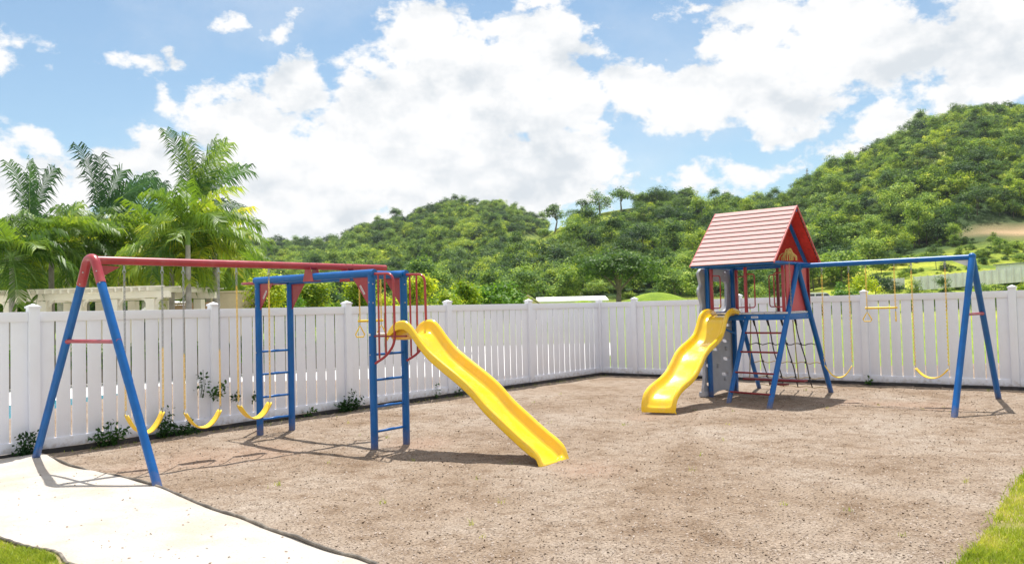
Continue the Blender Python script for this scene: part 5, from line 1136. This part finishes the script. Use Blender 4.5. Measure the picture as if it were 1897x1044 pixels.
# ------------------------------------------------------------------ buildings and walls beyond
def pergola():
    root = thing('pergola', 'cream pergola with open rafters behind the left fence', 'pergola', (-12.5, 21.5, 0))
    y = 23.0
    A = aty(-60, 560, 25.0); B = aty(292, 556, 24.0); A[2] = B[2] = 0; d = (B-A)/np.linalg.norm(B-A); n = np.array([-d[1], d[0], 0])
    H = 2.42; L = np.linalg.norm(B-A)
    for row, off in (('front', 0.0), ('rear', 2.6)):
        a = A+n*off; b = MB(); b.bar(a-d*0.4+[0, 0, H+0.0], a+d*(L+0.4)+[0, 0, H+0.0], 0.14, 0.20); b.build('beam', M['cream'], root, bevel=0.01)
        for k in range(6):
            p = a+d*(L*(k+0.25)/5.4); b = MB(); b.box(p+[0, 0, H/2-0.12], (0.26, 0.26, H+0.0), d); po = b.build('post', M['cream'], root, bevel=0.01)
            for sg in ((-1, 1) if row == 'front' else ()):
                br = MB(); pts = [p+d*sg*(0.13+0.2*(1-math.cos(t)))+np.array([0, 0, H-0.31+0.21*math.sin(t)]) for t in np.linspace(0, 1.5, 7)]
                for q in range(6): br.bar(pts[q], pts[q+1], 0.1, 0.08)
                br.build('curved_brace', M['cream'], po)
    for k in range(26):
        p = A+d*(L*k/25.0); b = MB(); b.bar(p-n*0.5+[0, 0, H+0.15], p+n*3.1+[0, 0, H+0.15], 0.06, 0.10); b.build('rafter', M['cream'], root)
    for k in range(5):
        p = A+n*(-0.3+0.85*k); b = MB(); b.bar(p-d*0.4+[0, 0, H+0.225], p+d*(L+0.4)+[0, 0, H+0.225], 0.05, 0.045); b.build('batten', M['cream'], root)
pergola()
def wall_block(name, u0, u1, vt, y, depth, m, label, cat='wall'):
    a = aty(u0, vt, y); c = aty(u1, vt, y); h = (a[2]+c[2])/2; root = thing(name, label, cat, ((a[0]+c[0])/2, y, 0))
    b = MB(); b.box(((a[0]+c[0])/2, y+depth/2, h/2-0.05), (c[0]-a[0], depth, h), (1, 0, 0)); b.build('wall', m, root, bevel=0.01)
    b = MB(); b.box(((a[0]+c[0])/2, y+depth/2, h), (c[0]-a[0]+0.08, depth+0.08, 0.07), (1, 0, 0)); b.build('coping', m, root, bevel=0.008)
wall_block('garden_wall', 390, 482, 540, 30, 0.3, M['stucco'], 'plain beige stucco wall above the fence behind the third swing')
wall_block('garden_wall', 312, 388, 562, 29, 0.3, M['tanstucco'], 'low brown wall left of the plain beige wall')
def cottage(name, u0, u1, ve, vr, y, depth, m_roof, m_wall, label, along=True):
    a = aty(u0, ve, y); c = aty(u1, ve, y); he = (a[2]+c[2])/2; hr = aty((u0+u1)/2, vr, y)[2]; cx = (a[0]+c[0])/2; w = c[0]-a[0]
    root = thing(name, label, 'building', (cx, y+depth/2, 0)); b = MB(); b.box((cx, y+depth/2, he/2-0.05), (w-0.5, depth-0.5, he), (1, 0, 0)); wl = b.build('wall', m_wall, root)
    b = MB(); x0, x1 = cx-w/2, cx+w/2
    if along:
        ps = [(x0, y, he-0.02), (x0, y+depth/2, hr), (x0, y+depth, he-0.02), (x0, y+depth, he-0.14), (x0, y+depth/2, hr-0.14), (x0, y, he-0.14)]; b.prism(ps, (w, 0, 0))
    else:
        ps = [(x0, y, he-0.02), (cx, y, hr), (x1, y, he-0.02), (x1, y, he-0.14), (cx, y, hr-0.14), (x0, y, he-0.14)]; b.prism(ps, (0, depth, 0))
        g = MB(); g.prism([(x0+0.25, y+0.26, he-0.12), (cx, y+0.26, hr-0.16), (x1-0.25, y+0.26, he-0.12)], (0, 0.05, 0)); g.build('gable', m_wall, root)
    b.build('roof', m_roof, root, smooth=False)
    for k in range(3):
        wn = MB(); wn.box((cx+w*(k-1)*0.28, y+0.24, he*0.5), (0.9, 0.06, 0.9), (1, 0, 0)); wn.build('window', M['glass'], root)
cottage('low_building', 995, 1128, 556, 548, 88, 7, M['whitepaint'], M['whitepaint'], 'long low building with bright white roof beyond the fence corner')
cottage('low_building', 952, 1004, 562, 545, 78, 4, M['stucco'], M['stucco'], 'small building with tan gable beside the white roof', along=False)
cottage('garden_house', 262, 308, 572, 556, 40, 4, M['whitepaint'], M['whitepaint'], 'pale gabled garden house behind the first swing chains', along=False)
def mast():
    p = aty(1495, 345, 322); t = aty(1495, 312, 322); root = thing('antenna_mast', 'thin lattice antenna mast on the ridge above the play tower roof', 'mast', (p[0], p[1], p[2]-6))
    b = MB()
    for k in range(3):
        a = k*2.094; b.tube([p+np.array([0.5*math.cos(a), 0.5*math.sin(a), -7]), t+np.array([0.25*math.cos(a), 0.25*math.sin(a), 0])], 0.07, 5)
    for j in range(12):
        z = p[2]-6+(t[2]-p[2]+6)*j/12
        b.tube([(p[0]+0.4*math.cos(q), p[1]+0.4*math.sin(q), z) for q in (0, 2.094, 4.188)], 0.04, 4, closed=True)
    b.build('lattice', M['steel'], root)
    b = MB(); b.box(t+np.array([0, 0, -2.2]), (1.2, 0.3, 0.5)); b.box(t+np.array([0, 0, -1.0]), (0.9, 0.3, 0.4)); b.build('antenna_panel', M['whitemetal'], root)
mast()
def sheet_fence(u0, vt0, u1, vt1, y0, y1, hgt, label, gates=0):
    a = aty(u0, vt0, y0); c = aty(u1, vt1, y1); root = thing('sheet_metal_fence', label, 'fence', (a[0], a[1], a[2]-hgt)); n = 16; b = MB(); p0 = None
    for i in range(n*6+1):
        t = i/(n*6); p = a+(c-a)*t; off = 0.06*(i % 2); q = [(p[0], p[1]+off, p[2]-hgt-0.15), (p[0], p[1]+off, p[2])]
        if p0: b.add([p0[0], q[0], q[1], p0[1]], [(0, 1, 2, 3)])
        p0 = q
    b.build('sheets', M['metalfence'], root, fix=False, smooth=False)
    for i in range(n+1):
        p = a+(c-a)*i/n; k = MB(); k.tube([p+np.array([0, -0.07, -hgt-0.15]), p+np.array([0, -0.07, 0.08])], 0.06, 6); k.build('fence_post', M['whitemetal'], root)
sheet_fence(1588, 519, 1674, 515, 100, 98, 1.15, 'short pale blue metal fence on the slope behind the trapeze of the right swings')
sheet_fence(1692, 513, 1905, 494, 98, 92, 1.5, 'long pale blue metal fence climbing the slope behind the far right swing')
def shed():
    p = aty(1893, 487, 100); root = thing('metal_shed', 'small grey corrugated shed at the right edge above the pale metal fence', 'shed', (p[0]+1, p[1], p[2]-2.4)); b = MB()
    b.box((p[0]+0.8, p[1]+1.5, p[2]-1.2), (4.5, 3, 2.4)); b.build('walls', M['metalfence'], root)
    b = MB(); b.box((p[0]+0.8, p[1]+1.5, p[2]+0.02), (4.9, 3.4, 0.12), (1, 0, 0.03)); b.build('roof', mat('grey sheet roof', (0.3, 0.33, 0.36), 0.5, var=0.2), root)
shed()
def car():
    c = aty(1523, 541.5, 85); z0 = c[2]-1.72; root = thing('parked_car', 'white off-road car whose roof shows above the right fence', 'car', (c[0], 85, z0)); cx, cy = c[0]-0.1, 85
    def pr(prof, hw, name, m, dx=0, par=None):
        b = MB(); poly = [(cx+dx+x_, cy-hw, z0+z_) for x_, z_ in prof]; b.prism(poly, (0, 2*hw, 0)); return b.build(name, m, par or root, bevel=0.04)
    pr([(-2.1, 0.35), (-2.15, 0.8), (-2.05, 1.05), (1.0, 1.08), (2.0, 0.95), (2.15, 0.7), (2.15, 0.35)], 0.88, 'body', M['carpaint'])
    cab = pr([(-2.0, 1.0), (-1.75, 1.62), (-1.55, 1.72), (0.15, 1.72), (0.35, 1.66), (1.0, 1.06)], 0.76, 'cabin', M['carpaint'])
    for x0, x1 in ((-1.72, -1.0), (-0.92, -0.15), (-0.07, 0.55)):
        b = MB(); b.prism([(cx+x0, cy-0.775, z0+1.12), (cx+x1+(0.18 if x1 > 0.5 else 0), cy-0.775, z0+1.12), (cx+x1-(0.15 if x1 > 0.5 else 0), cy-0.775, z0+1.58), (cx+x0+0.08, cy-0.775, z0+1.58)], (0, -0.012, 0)); b.build('side_window', M['glass'], cab)
    b = MB(); b.add([(cx+0.34, cy-0.7, z0+1.67), (cx+0.34, cy+0.7, z0+1.67), (cx+1.03, cy+0.72, z0+1.08), (cx+1.03, cy-0.72, z0+1.08)], [(0, 1, 2, 3)]); b.build('windscreen', M['glass'], cab, fix=False)
    for x_ in (-1.35, 1.35):
        for y_ in (-0.85, 0.85):
            b = MB(); b.tube([(cx+x_, cy+y_-0.11, z0+0.34), (cx+x_, cy+y_+0.11, z0+0.34)], 0.34, 20); w = b.build('wheel', M['blackplastic'], root); b = MB(); b.tube([(cx+x_, cy+y_-0.12, z0+0.34), (cx+x_, cy+y_+0.12, z0+0.34)], 0.19, 14); b.build('rim', M['steel'], w)
    for y_ in (-0.65, 0.65): b = MB(); b.box((cx+2.12, cy+y_, z0+0.78), (0.08, 0.3, 0.16)); b.build('headlight', M['whitemetal'], root)
    b = MB(); b.tube([(cx-1.5, cy-0.6, z0+1.79), (cx+0.1, cy-0.6, z0+1.79)], 0.02, 6); b.tube([(cx-1.5, cy+0.6, z0+1.79), (cx+0.1, cy+0.6, z0+1.79)], 0.02, 6); b.build('roof_rails', M['blackplastic'], root)
    b = MB(); b.box((cx, cy, z0/2-0.1), (9, 6, z0+0.2-0.02)); tag(b.build('car_park', M['lawn']), kind='structure')
car()

# ------------------------------------------------------------------ air
def haze():
    b = MB(); b.box((60, 330, 74), (1500, 1000, 160)); o = b.build('haze', None, fix=True, smooth=False)
    m = bpy.data.materials.new('haze air'); m.use_nodes = True; N = m.node_tree.nodes; L = m.node_tree.links; N.remove(N['Principled BSDF'])
    v = N.new('ShaderNodeVolumePrincipled'); v.inputs['Color'].default_value = (0.86, 0.92, 1.0, 1); v.inputs['Density'].default_value = 0.00013; v.inputs['Anisotropy'].default_value = 0.3
    L.new(v.outputs[0], N['Material Output'].inputs['Volume']); o.data.materials.clear(); o.data.materials.append(m); tag(o, kind='stuff', label='thin pale air between the yard and the far hills', cat='haze')
haze()
